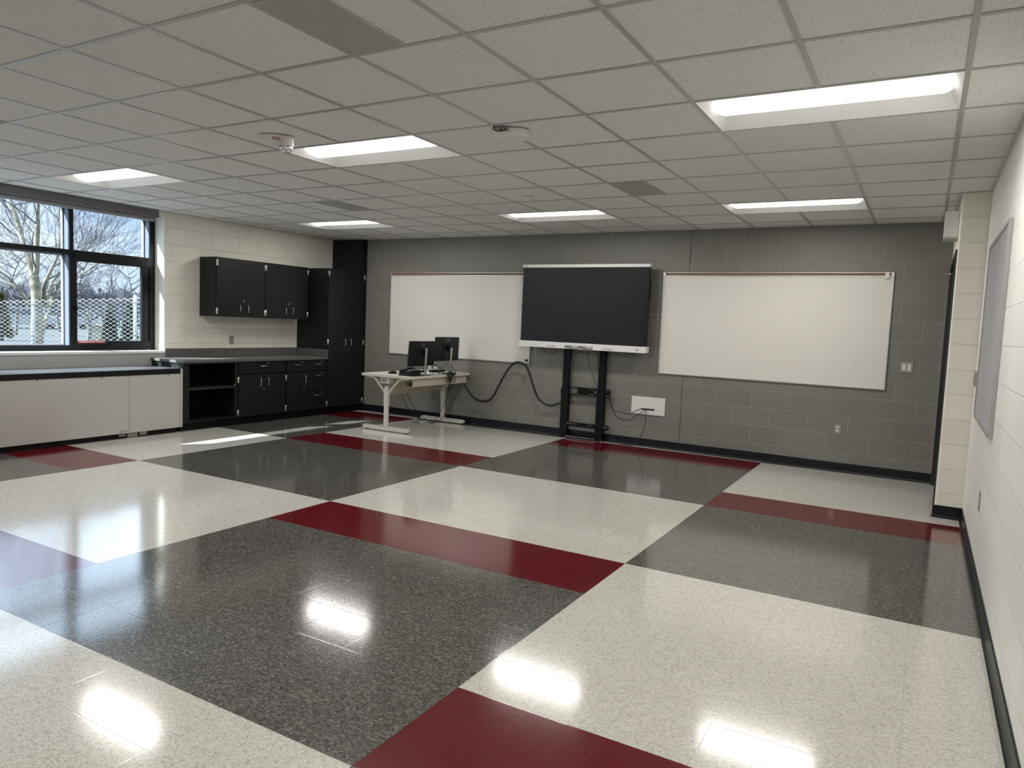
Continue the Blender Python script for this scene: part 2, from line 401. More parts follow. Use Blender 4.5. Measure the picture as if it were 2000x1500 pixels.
def baseboards():
    b = MB(); L0 = (-3.60-1.4553); L1 = XD-1.4553
    prof = [(-.0, .1016), (-.004, .1016), (-.007, .097), (-.008, .02), (-.012, .008), (-.020, .0), (0, 0)]
    b.prism(prof, 'x', L0, L1)
    struct(b.build('baseboard_back', M['cove'], loc=(1.4553, yw(1.4553), 0), rot=(0, 0, TH)))
    b = MB(); b.prism([(XR+x, z) for x, z in prof], 'y', YB, YP)
    struct(b.build('baseboard_right', M['cove']))
    b = MB(); b.prism([(YP+x, z) for x, z in prof], 'x', XD-.008, XR-.008); b.prism([(XD+x, z) for x, z in prof], 'y', YP-.008, YP+.055)
    struct(b.build('baseboard_pier', M['cove']))
baseboards()

# ------------------------------------------------------------------ window
def window(name, y0, mull, y1, sash):
    """frame members between y0 and y1, mullions at the given y, one operable sash bay"""
    zb, zt = .930, 2.585; xi, xo = -4.40, -4.515
    root = bpy.data.objects.new(name, None); COL.objects.link(root); root['kind'] = 'structure'
    root.location = (0, 0, 0)
    b = MB(); xf = xi-.028
    b.box(xf, xi, y0, y0+.07, zb, zt); b.box(xf, xi, y1-.068, y1, zb, zt)
    for m in mull: b.box(xf, xi, m, m+.045, zb, zt)
    b.box(xf+.0005, xi-.0005, y0, y1, zb, zb+.06); b.box(xf+.0005, xi-.0005, y0, y1, zt-.06, zt); b.box(xf+.0005, xi-.0005, y0, y1, 2.0, 2.055)
    b.build('window_frame', M['frame'], root, .002)
    o = MB()
    o.box(xo, xf, y0+.005, y0+.065, zb, zt); o.box(xo, xf, y1-.063, y1-.003, zb, zt)
    for m in mull: o.box(xo, xf, m+.002, m+.043, zb, zt)
    o.box(xo+.001, xf, y0, y1, zb, zb+.05); o.box(xo+.001, xf, y0, y1, 2.003, 2.052); o.box(xo+.001, xf, y0, y1, zt-.05, zt)
    o.build('outer_frame', M['framel'], root)
    d = MB(); xg = xo-.02; edges = [y0+.065]+[e for m in mull for e in (m+.002, m+.043)]+[y1-.063]
    g = MB()
    for k in range(0, len(edges), 2):
        a, c = edges[k], edges[k+1]
        for za, zc in ((zb+.05, 2.003), (2.052, zt-.05)):
            w = .014
            d.box(xg-.02, xo, a, a+w, za, zc); d.box(xg-.02, xo, c-w, c, za, zc); d.box(xg-.02, xo, a, c, za, za+w); d.box(xg-.02, xo, a, c, zc-w, zc)
            gb = MB().box(xg, xg+.006, a+w, c-w, za+w, zc-w); gb.build('glass_pane', M['glass'], root)
    d.build('glazing_bead', M['bead'], root)
    # operable sash, flush with the inner face
    a, c = sash; s = MB(); za, zc = .975, 2.015
    s.box(xf-.03, xf+.012, a, a+.045, za, zc); s.box(xf-.03, xf+.012, c-.095, c-.003, za, zc); s.box(xf-.03, xi+.011, a, c-.005, za, za+.065); s.box(xf-.03, xi+.011, a, c-.005, zc-.08, zc)
    so_ = s.build('sash', M['frame'], root, .003)
    h = MB(); h.box(xf+.012, xi+.03, a+.004, a+.02, 1.38, 1.43); h.tube([(xi+.03, a+.012, 1.405), (xi+.034, a+.07, 1.405)], .005, 8)
    h.build('latch', M['frame'], so_)
    h = MB(); h.box(xi+.011, xi+.02, a+.41, a+.44, za+.01, za+.06); h.tube([(xi+.016, a+.425, za+.05), (xi+.02, a+.425, za+.085)], .005, 8); h.build('stay', M['frame'], so_)
    return root, so_
w1, sash1 = window('window_1', -1.72, [.455], 1.484, (.500, 1.416))
sg = MB().box(-4.3885, -4.3865, .533, .845, 1.015, 1.040).build('warning_strip', M['redsash'], sash1)
text('EMERGENCY  ESCAPE  WINDOW', .017, M['inkw'], 'lettering', sash1, (-4.3860, .689, 1.0275), (PI/2, 0, PI/2), .0003, 1.05)
window('window_2', -6.2, [-4.4], -3.6, (-4.35, -3.67))
for k, (a, c) in enumerate(((-1.72, 1.484), (-6.2, -3.6))):
    s = MB(); s.box(-4.42, -4.19, a+.002, c-.002, .897, .928)
    struct(s.build('trim_%d' % (k+1), mat('sill_top', (.62, .62, .60), .35), bevel=.004))
    s = MB(); s.box(-4.2225, -4.200, a, c, .0, .897)
    struct(s.build('trim_%d' % (k+3), M['sill']))
# ground-glass valance boxes that hold the roller shades
def valance(y0, y1, label):
    r = thing('shade_valance', label, 'valance', (0, 0, 0))
    MB().box(-4.31, -4.200, y0, y1, 2.535, ZC-.004).build('housing', M['val'], r, .003)
    MB().box(-4.335, -4.285, y0+.0, y1-.0, 2.492, 2.534).build('shade_roll', mat('shade_bar', (.30, .31, .33), .4), r, .008)
    return r
v = valance(-1.72, 1.402, 'long grey roller shade valance with a red escape sign above the window')
MB().box(-4.1995, -4.1985, .878, 1.186, 2.537, 2.567).build('sign', M['maroon'], v)
text('EMERGENCY ESCAPE WINDOW', .0215, M['inkw'], 'lettering', v, (-4.1980, 1.032, 2.552), (PI/2, 0, PI/2), .0003, .97)
valance(-6.2, -3.6, 'grey roller shade valance over the window outside the picture, behind the camera')

# ------------------------------------------------------------------ heater cabinet under the windows
def heater():
    r = thing('unit_ventilator', 'long low cream heater cabinet with black top under the window', 'heater', (0, 0, 0))
    xf = -3.604; y1 = 1.268; y0 = -6.3
    MB().box(-4.198, xf+.0, y0, y1, .700, .757).build('top', M['uvt'], r, .004)
    MB().box(xf, xf+.004, y0, y1, .698, .752).build('edge_strip', M['uvk'], r)
    MB().box(-4.198, xf-.07, y0, y1, 0, .062).build('toe_kick', M['uvk'], r)
    MB().box(-4.198, xf-.022, y0, y1, .062, .698).build('body', M['uvp'], r)
    ys = [y1, .647, -1.25, -3.15, -5.05, y0]
    for k in range(5):
        p = MB().box(xf-.02, xf, ys[k+1]+.002, ys[k]-.002, .062, .696).build('front_panel', M['uvp'], r, .002)
        for yy in ([.808, 1.116] if k == 0 else [ys[k+1]+.30, ys[k]-.306, (ys[k]+ys[k+1])/2]): MB().cyl((xf, yy, .684), 'x', .002, .0065, 12).build('screw', M['ink'], p)
        if k == 1:
            text('DAIKIN', .019, M['ink'], 'maker_lettering', p, (xf+.0006, .592, .086), (PI/2, 0, PI/2), .0004, .95)
            MB().prism([(.537, .079), (.553, .079), (.541, .094)], 'x', xf, xf+.001).build('maker_mark', M['ink'], p)
    MB().box(-4.198, xf+.002, y1+.001, 1.302, .062, .752).build('end_filler', M['uvp'], r, .003)
    e = MB(); e.box(-3.70, -3.655, .655, .775, .001, .06); e.box(-3.69, -3.66, .80, .89, .012, .056); e.box(-3.69, -3.66, .56, .64, .02, .045)
    e.build('junction_box', mat('galv_box', (.35, .34, .31), .4, metal=.5), r, .003)
heater()

# ------------------------------------------------------------------ cabinets, local frame: x along wall, -y into the room
RL = PI/2
def handle_v(p, x, z0, z1, y):
    pts = [(x, y, z1), (x, y-.024, z1-.001), (x, y-.028, z1-.008), (x, y-.028, z0+.008), (x, y-.024, z0+.001), (x, y, z0)]
    return MB().tube(pts, .0042, 8).build('handle', M['metal'], p)
def handle_h(p, x0, x1, z, y):
    pts = [(x0, y, z), (x0+.001, y-.024, z), (x0+.008, y-.028, z), (x1-.008, y-.028, z), (x1-.001, y-.024, z), (x1, y, z)]
    return MB().tube(pts, .0042, 8).build('handle', M['metal'], p)
def lock(p, x, z, y):
    b = MB(); b.cyl((x, y, z), 'y', -.006, .0095, 18); b.box(x-.0012, x+.0012, y-.0068, y-.0055, z-.005, z+.005)
    return b.build('lock', M['metal'], p)
def hinge(p, x, z, y, h=.078):
    b = MB(); b.box(x-.013, x+.013, y-.003, y, z-h/2, z+h/2); b.cyl((x, y-.004, z-h/2), 'z', h, .0045, 10)
    return b.build('hinge', M['metal'], p)
def carcass(b, w, d, z0, z1, t=.019, back=True, top=True):
    b.box(0, t, -d, -.001, z0, z1); b.box(w-t, w, -d, -.001, z0, z1); b.box(t, w-t, -d, -.001, z0, z0+t)
    if top: b.box(t, w-t, -d, -.001, z1-t, z1)
    if back: b.box(t, w-t, -.012, -.001, z0+t, z1-t)
    return b
def door(root, x0, x1, z0, z1, d, hx, hz0, hz1, lx=None, lz=None, hg=(), name='door'):
    g = .0016
    p = MB().box(x0+g, x1-g, -d-.020, -d, z0+g, z1-g).build(name, M['lam'], root, .0012)
    if hx is not None: handle_v(p, hx, hz0, hz1, -d-.020)
    if lx is not None: lock(p, lx, lz, -d-.020)
    for x, z in hg: hinge(p, x, z, -d-.020)
    return p
def drawer(root, x0, x1, z0, z1, d, hx, hz, lx, lz):
    g = .0016
    p = MB().box(x0+g, x1-g, -d-.020, -d, z0+g, z1-g).build('drawer', M['lam'], root, .0012)
    handle_h(p, hx-.052, hx+.052, hz, -d-.020); lock(p, lx, lz, -d-.020)
    return p
def upper(y0, y1, hinged_l, label, lockx):
    w = y1-y0; r = thing('wall_cabinet', label, 'cabinet', (XL, y0, 0), RL, 'dark upper cabinets on the cream wall')
    carcass(MB(), w, .31, 1.377, 2.128).build('body', M['lam'], r)
    m = w/2
    door(r, .004, m, 1.379, 2.126, .31, m-.040, 1.436, 1.532, hg=((.006, 2.058), (.006, 1.447)))
    door(r, m, w-.004, 1.379, 2.126, .31, m+.09, 1.436, 1.532, m+.030, 1.586, hg=((w-.006, 2.055), (w-.006, 1.445)))
upper(1.985, 2.765, 1, 'dark double-door wall cabinet with free left side, nearest the window', 0)
upper(2.765, 3.545, 1, 'dark double-door wall cabinet hanging beside the tall dark cabinet', 0)

D = .605
def base_open():
    r = thing('open_shelf_cabinet', 'dark open base cabinet with one shelf and no doors', 'cabinet', (XL, 1.306, 0), RL)
    w = 2.083-1.306
    carcass(MB(), w, D, .10, .814).build('body', M['lam'], r)
    f = MB(); f.box(0, .078, -D-.019, -D, .10, .814); f.box(w-.045, w, -D-.019, -D, .10, .814); f.box(.078, w-.045, -D-.019, -D, .10, .116)
    f.build('face_frame', M['lam'], r)
    s = MB(); s.box(.020, w-.020, -D-.012, -.014, .488, .511); s.build('shelf', mat('shelf_laminate', (.022, .021, .020), .4), r)
    MB().box(w-.055, w-.047, -D-.03, -D-.012, .512, .535).build('shelf_clip', M['steel'], r)
    MB().box(0, w, -D+.055, -.01, 0, .10).build('toe_kick', M['lamd'], r)
def base_b():
    r = thing('base_cabinet', 'dark base cabinet with one wide drawer above two doors', 'cabinet', (XL, 2.083, 0), RL)
    w = 2.874-2.083
    carcass(MB(), w, D, .10, .814).build('body', M['lam'], r)
    MB().box(0, w, -D+.055, -.01, 0, .10).build('toe_kick', M['lamd'], r)
    drawer(r, .014, w-.002, .652, .812, D, .404, .751, .489, .784)
    m = .400
    door(r, .014, m, .102, .646, D, m-.052, .488, .590, hg=((.006, .580), (.006, .162)))
    door(r, m, w-.002, .102, .646, D, m+.077, .488, .592, m+.018, .442)
def base_c():
    r = thing('base_cabinet', 'dark base cabinet with a door left and a stack of three drawers right', 'cabinet', (XL, 2.874, 0), RL)
    w = 3.655-2.874; m = 3.267-2.874
    carcass(MB(), w, D, .10, .814).build('body', M['lam'], r)
    MB().box(0, w, -D+.055, -.01, 0, .10).build('toe_kick', M['lamd'], r)
    drawer(r, .014, m, .652, .812, D, .204, .749, .289, .784)
    door(r, .014, m, .102, .646, D, m-.048, .490, .590, m-.062, .442, hg=((.006, .577), (.006, .163)))
    drawer(r, m, w-.004, .656, .812, D, m+.199, .751, m+.285, .784)
    drawer(r, m, w-.004, .364, .650, D, m+.204, .588, m+.285, .626)
    drawer(r, m, w-.004, .102, .358, D, m+.200, .306, m+.283, .340)
base_open(); base_b(); base_c()
def tall():
    r = thing('tall_cabinet', 'tall dark two-door storage cabinet at the end of the counter', 'cabinet', (XL, 3.657, 0), RL)
    w = 4.430-3.657
    carcass(MB(), w, D, .10, 2.130).build('body', M['lam'], r)
    MB().box(0, w, -D+.055, -.01, 0, .10).build('toe_kick', M['lamd'], r)
    m = .388
    door(r, .004, m, .103, 2.128, D, m-.044, 1.003, 1.106, m-.052, .957, hg=((.004, 2.055), (.004, 1.066), (.004, .163)))
    door(r, m, w-.012, .103, 2.128, D, m+.078, 1.003, 1.106, m+.056, .957, hg=((w-.010, 2.050), (w-.010, 1.058), (w-.010, .162)))
tall()
def filler():
    r = thing('pipe_chase', 'dark laminate boxed column reaching the ceiling in the back corner', 'panel', (XL, 4.370, 0), RL)
    MB().box(0, .075, -D-.010, -.002, 2.134, ZC-.003).build('upper_box', M['lam'], r)
    MB().box(.063, .098, -D-.018, -.002, 0.0, ZC-.003).build('filler_strip', M['lam'], r)
filler()
def counter():
    r = thing('countertop', 'grey laminate countertop with backsplash over the dark base cabinets', 'countertop', (XL, 1.292, 0), RL)
    w = 3.655-1.292
    b = MB(); b.box(.0, w-.002, -.644, -.002, .815, .847); b.build('top', M['ctr'], r, .002)
    b = MB(); b.box(1.490-1.292, w-.022, -.021, -.0015, .848, .955); b.build('backsplash', M['ctr'], r, .002)
    b = MB(); b.box(w-.021, w-.002, -.640, -.0015, .848, .955); b.build('side_splash', M['ctr'], r, .002)
counter()

# ------------------------------------------------------------------ wall devices
def outlet(parent, x, z, dark=False):
    pm = M['steel']; rm = M['inkw'] if not dark else mat('receptacle_grey', (.33, .32, .29), .5)
    w, h = .070, .114
    MB().rbox(x-w/2, x+w/2, z-h/2, z+h/2, -.0055, 0, .004).build('cover_plate', pm, parent, .0012)
    for s in (1, -1):
        zc = z+s*.0195
        pts = []
        for k in range(24):
            t = 2*PI*k/24; pts.append((x+.0172*math.cos(t), zc+max(-.0125, min(.0125, .0172*math.sin(t)))))
        f = MB().prism(pts, 'y', -.0075, -.0045).build('receptacle', rm, parent)
        q = MB(); q.box(x-.0085, x-.0060, -.0080, -.0074, zc-.001, zc+.008); q.box(x+.0060, x+.0085, -.0080, -.0074, zc-.001, zc+.007)
        q.cyl((x, -.0074, zc-.0075), 'y', -.0006, .0026, 10); q.build('slot', M['ink'], f)
def backloc(x, off=.0): return (x, yw(x)-off, 0)
r = thing('power_outlet', 'steel duplex outlet low on the grey wall below the right whiteboard', 'outlet', backloc(3.186), TH); outlet(r, 0, .463)
r = thing('power_outlet', 'dark duplex outlet on the cream wall above the counter', 'outlet', (XL, 2.485, 0), RL); outlet(r, 0, 1.062, True)
r = thing('power_outlet', 'steel outlet seen edge-on low on the bright right wall', 'outlet', (XR, 1.106, 0), -PI/2); outlet(r, 0, .471)
def switches():
    r = thing('light_switch', 'steel plate with two white switches right of the whiteboard', 'switch', backloc(3.785), TH)
    MB().rbox(-.0585, .0585, 1.109, 1.224, -.006, 0, .004).build('cover_plate', M['steel'], r, .0012)
    for x in (-.0235, .0235):
        p = MB().box(x-.0165, x+.0165, -.0085, -.005, 1.132, 1.199).build('rocker', M['wplast'], r, .001)
        q = MB(); q.box(x-.004, x+.004, -.0092, -.0084, 1.184, 1.187); q.box(x-.004, x+.004, -.0092, -.0084, 1.162, 1.165); q.build('mark', M['inkg'], p)
switches()
def sideplate():
    r = thing('wall_control', 'small steel control plate on the right wall beside the tackboard', 'switch', (XR, 2.368, 0), -PI/2)
    MB().rbox(-.038, .038, 1.110, 1.226, -.022, 0, .004).build('box', mat('control_grey', (.36, .34, .32), .5), r, .0015)
    b = MB()
    for k in range(5): b.box(-.040, -.0385, -.017, -.007, 1.128+k*.02, 1.134+k*.02)
    for k in range(4): b.box(-.02+k*.012, -.014+k*.012, -.0235, -.0225, 1.13, 1.20)
    b.build('slots', M['ink'], r)
sideplate()
def plate():
    r = thing('access_panel', 'white rectangular wall panel with a black cable slot', 'panel', backloc(1.045), TH)
    MB().rbox(-.215, .215, .400, .616, -.012, 0, .004).build('plate', M['wplast'], r, .0015)
    MB().box(-.085, .087, -.0135, -.0118, .455, .475).build('slot', M['ink'], r)
    for x, z in ((-.195, .593), (.195, .593), (.195, .423), (-.195, .423)): MB().cyl((x, -.0118, z), 'y', -.002, .004, 10).build('screw', M['inkg'], r)
    MB().box(-.213, .213, -.0124, -.0119, .452, .4535).build('seam', M['inkg'], r)
plate()

# ------------------------------------------------------------------ whiteboards
def whiteboard(x0, label, hook):
    w, z0, z1 = 2.46, .915, 2.130
    r = thing('whiteboard', label, 'whiteboard', backloc(x0), TH, 'whiteboards on the grey wall')
    MB().box(.010, w-.010, -.014, -.001, z0+.008, z1-.02).build('writing_surface', M['board'], r)
    f = MB(); f.box(0, .014, -.020, -.001, z0, z1-.004); f.box(w-.014, w, -.020, -.001, z0, z1-.004); f.box(.014, w-.014, -.020, -.001, z0, z0+.014)
    f.build('frame', M['alu'], r, .0015)
    t = MB(); t.box(.0, w, -.022, -.001, z1-.046, z1-.034); t.box(0, w, -.022, -.001, z1-.008, z1); t.box(0, w, -.012, -.001, z1-.034, z1-.008)
    rl = t.build('map_rail', M['alu'], r, .001)
    MB().box(.01, w-.01, -.0165, -.012, z1-.034, z1-.008).build('cork_insert', M['cork'], rl)
    for x in (0, w-.028):
        MB().box(x-.001, x+.029, -.026, -.0005, z1-.050, z1+.002).build('end_cap', M['alu'], r, .002)
    if hook:
        MB().box(w-.085, w-.045, -.032, -.022, z1-.065, z1+.003).build('map_hook', M['alu'], r, .002)
        MB().cyl((w-.30, -.014, z0+.26), 'y', -.001, .004, 10).build('pen_dot', M['ink'], r)
    else:
        b = MB(); b.cyl((w-.045, -.0140, z0+.045), 'y', -.018, .017, 20); b.build('magnet', M['black'], r)
    return r
whiteboard(-3.108, 'left whiteboard, partly hidden by the large black display', False)
whiteboard(1.148, 'right whiteboard, fully visible between the black display and the light switches', True)

# ------------------------------------------------------------------ tackboard on the right wall
def tackboard():
    r = thing('tackboard', 'grey fabric tackboard in a thin frame on the bright right wall', 'bulletin board', (XR, 2.085, 0), -PI/2)
    w = 2.085-.672
    MB().box(.01, w-.01, -.014, -.001, .918, 2.118).build('fabric', M['tack'], r)
    f = MB(); t = .022; f.box(0, t, -.022, -.001, .908, 2.128); f.box(w-t, w, -.022, -.001, .908, 2.128); f.box(t, w-t, -.022, -.001, .908, .908+t); f.box(t, w-t, -.022, -.001, 2.128-t, 2.128)
    f.build('frame', mat('tack_frame', (.42, .415, .41), .4, metal=.4), r, .0015)
tackboard()

# ------------------------------------------------------------------ door and the box over it
def doorway():
    d = struct(MB().box(XD+.03, XD+.075, YP+.11, 4.20, .008, 2.14).build('door_1', mat('door_dark', (.012, .012, .014), .4)))
    f = MB(); f.box(XD-.012, XD+.10, YP+.065, YP+.11, 0, 2.19); f.box(XD-.012, XD+.10, 4.20, 4.245, 0, 2.19); f.box(XD-.012, XD+.10, YP+.11, 4.20, 2.145, 2.19)
    f.build('door_frame', mat('door_frame_dark', (.022, .022, .024), .4), d, .002)
    h = MB(); h.tube([(XD+.03, 4.0, 2.09), (XD-.035, 4.0, 2.09)], .006, 10); h.cyl((XD-.035, 4.0, 2.09), 'x', -.012, .012, 14); h.build('door_stop', M['metal'], d)
doorway()
r = thing('wall_box', 'pale grey box high on the wall above the dark doorway', 'box', (XD, 3.0, 2.30), 0)
MB().box(-.105, -.002, 0, .20, .018, .232).build('case', M['wmetal'], r, .003)
MB().box(-.108, -.002, -.003, .203, 0, .019).build('lower_lip', mat('box_lip', (.45, .45, .44), .4), r, .002)

# ------------------------------------------------------------------ ceiling lights
def ceiling_light(label):
    r = thing('ceiling_light', label, 'ceiling light', (0, 0, 0), 0, 'recessed ceiling lights')
    X, Y = .598, .293
    h = MB(); n = 8
    for s in (-1, 1):
        prof = [(s*Y, .0)]+[(s*(Y-(Y-.115)*k/n), .088*math.sin(PI/2*k/n)) for k in range(1, n+1)]
        vs = []
        for y, z in prof:
            e = .055*z/.088
            vs += [(-X+e, y, z), (X-e, y, z)]
        h.add(vs, [(2*k, 2*k+1, 2*k+3, 2*k+2) for k in range(n)], True)
    h.add([(-X+.055, -.115, .088), (X-.055, -.115, .088), (X-.055, .115, .088), (-X+.055, .115, .088)], [(0, 1, 2, 3)])
    for s in (-1, 1):       # sloping end plates
        pr = [(-Y, 0)]+[(-(Y-(Y-.115)*k/n), .088*math.sin(PI/2*k/n)) for k in range(1, n+1)]
        pr = pr+[(-y, z) for y, z in pr[::-1]]
        h.add([(s*(X-.055*z/.088), y, z) for y, z in pr], [list(range(len(pr)))])
    h.box(-.61, -X, -.305, .305, .001, .006); h.box(X, .61, -.305, .305, .001, .006); h.box(-X, X, -.305, -Y, .001, .006); h.box(-X, X, Y, .305, .001, .006)
    h.build('housing', M['refl'], r)
    c = MB(); c.box(-.61, .61, -.305, .305, .100, .104); c.box(-.61, -.606, -.305, .305, .006, .1); c.box(.606, .61, -.305, .305, .006, .1); c.box(-.606, .606, -.305, -.301, .006, .1); c.box(-.606, .606, .301, .305, .006, .1)
    c.build('back_box', M['wmetal'], r)
    l = MB(); vs = []; m = 14; xs = [-.568, -.566, -.560, -.548, -.525, .525, .548, .560, .566, .568]; sc = [.10, .55, .76, .90, 1, 1, .90, .76, .55, .10]
    for x, s in zip(xs, sc):
        for k in range(m+1):
            t = PI*k/m; vs.append((x, -.118*math.cos(t)*(s**.35), .086-.078*math.sin(t)*s))
    fs = [(i*(m+1)+k, i*(m+1)+k+1, (i+1)*(m+1)+k+1, (i+1)*(m+1)+k) for i in range(len(xs)-1) for k in range(m)]
    l.add(vs, fs, True); l.build('lens', M['lens'], r)
    ld = bpy.data.lights.new('lamp_glow', 'AREA'); ld.shape = 'RECTANGLE'; ld.size = 1.04; ld.size_y = .20; ld.energy = LAMP_W; ld.color = (1, .965, .925)
    lo = bpy.data.objects.new('lamp_glow', ld); COL.objects.link(lo); lo.parent = r; lo.location = (0, 0, .004)
    return r
LL = ['large bright recessed light nearest the camera, upper right of the ceiling', 'recessed light beside the red-lettered fire alarm', 'recessed light nearest the window, left edge of the ceiling',
      'recessed light over the right whiteboard, far right', 'recessed light over the black display', 'recessed light nearest the tall dark cabinet',
      'recessed light on the window side, in the row just beyond the top of the picture', 'middle recessed light of the row just beyond the top of the picture', 'recessed light by the right wall, in the row just beyond the top of the picture']
cl0 = ceiling_light(LL[0])
for k, (i, j) in enumerate(LIGHTS):
    o = cl0 if k == 0 else dup(cl0)
    o.location = (gx(i+1), gy(j+.5), ZC)
    o['label'] = LL[k]
# diffuser panels
DL = ['large flat grey air panel in the ceiling at the top edge', 'flat grey air panel in the ceiling nearer the tall cabinet', 'flat grey air panel in the ceiling above the whiteboards, right of the small sensor', 'flat grey air panel in the ceiling near the window, outside the picture']
for (i, j), lb in zip(DIFF, DL):
    r = thing('air_diffuser', lb, 'air vent', (gx(i)+.012, gy(j)+.012, ZC), 0, 'flat ceiling air panels')
    MB().box(0, .278, 0, G-.024, -.004, .0025).build('face_panel', M['grille'], r, .001)
    MB().box(.2785, .296, 0, G-.024, -.002, .0030).build('side_rail', M['tee'], r)
# ------------------------------------------------------------------ devices on the ceiling
def fire_alarm():
    r = thing('fire_alarm', 'white fire alarm with red lettering and clear strobe on the ceiling', 'fire alarm', (.045, -.615, ZC-.001), math.radians(-52))
    # local +x : towards the strobe end
    b = MB(); prof = [(1.0, 0), (1.0, -.012), (.97, -.024), (.88, -.036), (.70, -.045), (.4, -.050), (.0, -.052)]
    b.lathe([(p*.085, z) for p, z in prof], (-.015, 0, 0), 36, 1.25, .95)
    body = b.build('body', M['wplast'], r)
    c = MB(); c.lathe([(.050, 0), (.050, -.058), (.046, -.064), (0, -.064)], (.062, 0, 0), 28, 1, 1.15); c.build('strobe_base', M['wplast'], r)
    s = MB(); s.lathe([(.046, -.064), (.046, -.078), (.038, -.096), (.020, -.103), (0, -.104)], (.062, 0, 0), 8, 1, 1.1)
    st = s.build('strobe_lens', M['clear'], r)
    d = MB(); d.box(.03, .095, -.045, .045, -.067, -.0635); d.build('dark_seal', M['ink'], st)
    return r
fa = fire_alarm()
# lettering faces the camera side of the housing
ft = text('FIRE', .032, M['red'], 'lettering', fa, (.020, -.0865, -.026), (math.radians(62+180), PI, 0), .0008)
def place_fire():
    fa.rotation_euler = (0, 0, math.radians(32))
    fa.location = (.035, -.62, ZC-.001)
    ft.location = (.022, -.0775, -.030); ft.rotation_euler = (math.radians(118), 0, math.radians(4))
place_fire()
def access_point():
    r = thing('wireless_access_point', 'white rounded wireless box with a black cable on the ceiling', 'wireless access point', (1.605, -.175, ZC-.001), math.radians(30))
    b = MB(); n = 36; prof = [(.97, 0), (1, -.008), (1, -.022), (.94, -.034), (.74, -.045), (.35, -.051), (0, -.052)]
    vs = []
    for s, z in prof:
        for k in range(n):
            t = 2*PI*k/n; c_, s_ = math.cos(t), math.sin(t)
            q = 1/((abs(c_)**3.2+abs(s_)**3.2)**(1/3.2))
            vs.append((.112*s*q*c_, .100*s*q*s_, z))
    b.add(vs, [(i*n+k, i*n+(k+1) % n, (i+1)*n+(k+1) % n, (i+1)*n+k) for i in range(len(prof)-1) for k in range(n)], True)
    b.build('case', M['wplast'], r)
    MB().box(-.095, -.010, -.1035, -.090, -.028, -.004).build('port_panel', mat('ap_panel', (.42, .42, .43), .5), r, .001)
    MB().box(-.10, .07, -.085, .085, -.004, .0).build('mount_gap', M['ink'], r)
    MB().cyl((.05, -.02, -.0495), 'z', -.002, .004, 10).build('status_light', M['inkw'], r)
    p = smooth_path([(-.105, -.108, .0), (-.108, -.115, -.016), (-.096, -.121, -.030), (-.068, -.121, -.031), (-.036, -.112, -.018)])
    MB().tube(p, .0035, 8).build('network_cable', M['rubber'], r)
    b = MB(); b.cyl((-.034, -.116, -.016), 'y', .012, .007, 12); b.cyl((-.066, -.107, -.016), 'y', .004, .006, 12); b.build('plug', M['ink'], r)
access_point()
r = thing('motion_sensor', 'small white dome sensor on the ceiling near the display light', 'sensor', (.600, 1.880, ZC-.001))
MB().lathe([(.052, 0), (.052, -.008), (.048, -.012), (.036, -.014)], n=28).build('base', M['wplast'], r)
MB().lathe([(.036, -.013), (.032, -.026), (.018, -.036), (0, -.039)], n=28).build('dome', M['wplast'], r)

# ------------------------------------------------------------------ display and its stand (local frame of the back wall at x=.175)
XT = .175
def display():
    r = thing('interactive_display', 'large black interactive display with white top and bottom bars', 'display', backloc(XT), TH)
    w = .868
    MB().box(-w+.012, w-.012, -.195, -.110, 1.185, 2.185).build('rear_case', M['black'], r, .01)
    MB().box(-w, w, -.205, -.150, 1.232, 2.182).build('bezel', M['bezel'], r, .003)
    MB().box(-w+.030, w-.030, -.2065, -.204, 1.240, 2.168).build('screen', M['screen'], r)
    MB().rbox(-w-.004, w+.004, 2.180, 2.217, -.208, -.140, .008).build('top_bar', M['wplast'], r, .002)
    bb = MB().rbox(-w-.012, w+.012, 1.156, 1.232, -.222, -.120, .008).build('bottom_bar', M['wplast'], r, .003)
    text('SMART', .018, M['ink'], 'lettering', r, (-w+.045, -.2085, 2.197), (PI/2, 0, 0), .0003)
    t = MB(); t.rbox(-.205, .185, 1.168, 1.198, -.226, -.221, .010); t.build('pen_tray', mat('tray_grey', (.16, .16, .17), .5), bb)
    s = MB(); s.rbox(-.47, -.33, 1.168, 1.190, -.2232, -.2215, .010); s.rbox(.31, .46, 1.168, 1.190, -.2232, -.2215, .010); s.build('speaker_grille', mat('grille_pale', (.52, .51, .49), .6), bb)
    b = MB()
    for k in range(5): b.cyl((-.70+k*.022, -.2215, 1.187), 'y', -.0012, .0055 if k == 2 else .0035, 10)
    for k in range(6): b.cyl((.60+k*.022, -.2215, 1.184), 'y', -.001, .0022, 8)
    b.build('button', M['ink'], bb)
    MB().rbox(.755, .785, 1.180, 1.192, -.2228, -.2215, .004).build('usb_port', M['ink'], bb)
    MB().box(-.025, -.015, -.2272, -.2255, 1.178, 1.188).build('indicator', M['inkw'], bb)
    MB().box(-w-.014, -w-.0, -.190, -.165, 1.66, 1.70).build('side_clip', M['black'], r)
    MB().box(w, w+.013, -.190, -.15, 1.78, 2.02).build('side_speaker', M['black'], r, .003)
display()
for x0, lb in ((-.150, 'left of the two stylus pens in the tray of the black display'), (.045, 'right of the two stylus pens in the tray of the black display')):
    r = thing('stylus_pen', lb, 'pen', (XT+x0, yw(XT+x0)-.2335, 1.182), TH, 'stylus pens in the display tray')
    MB().tube([(0, 0, 0), (.05, 0, 0)], .0072, 12).build('grip', M['inkg'], r)
    MB().tube([(.0505, 0, 0), (.118, 0, 0), (.128, 0, 0)], [.0080, .0080, .004], 12).build('barrel', M['wplast'], r)
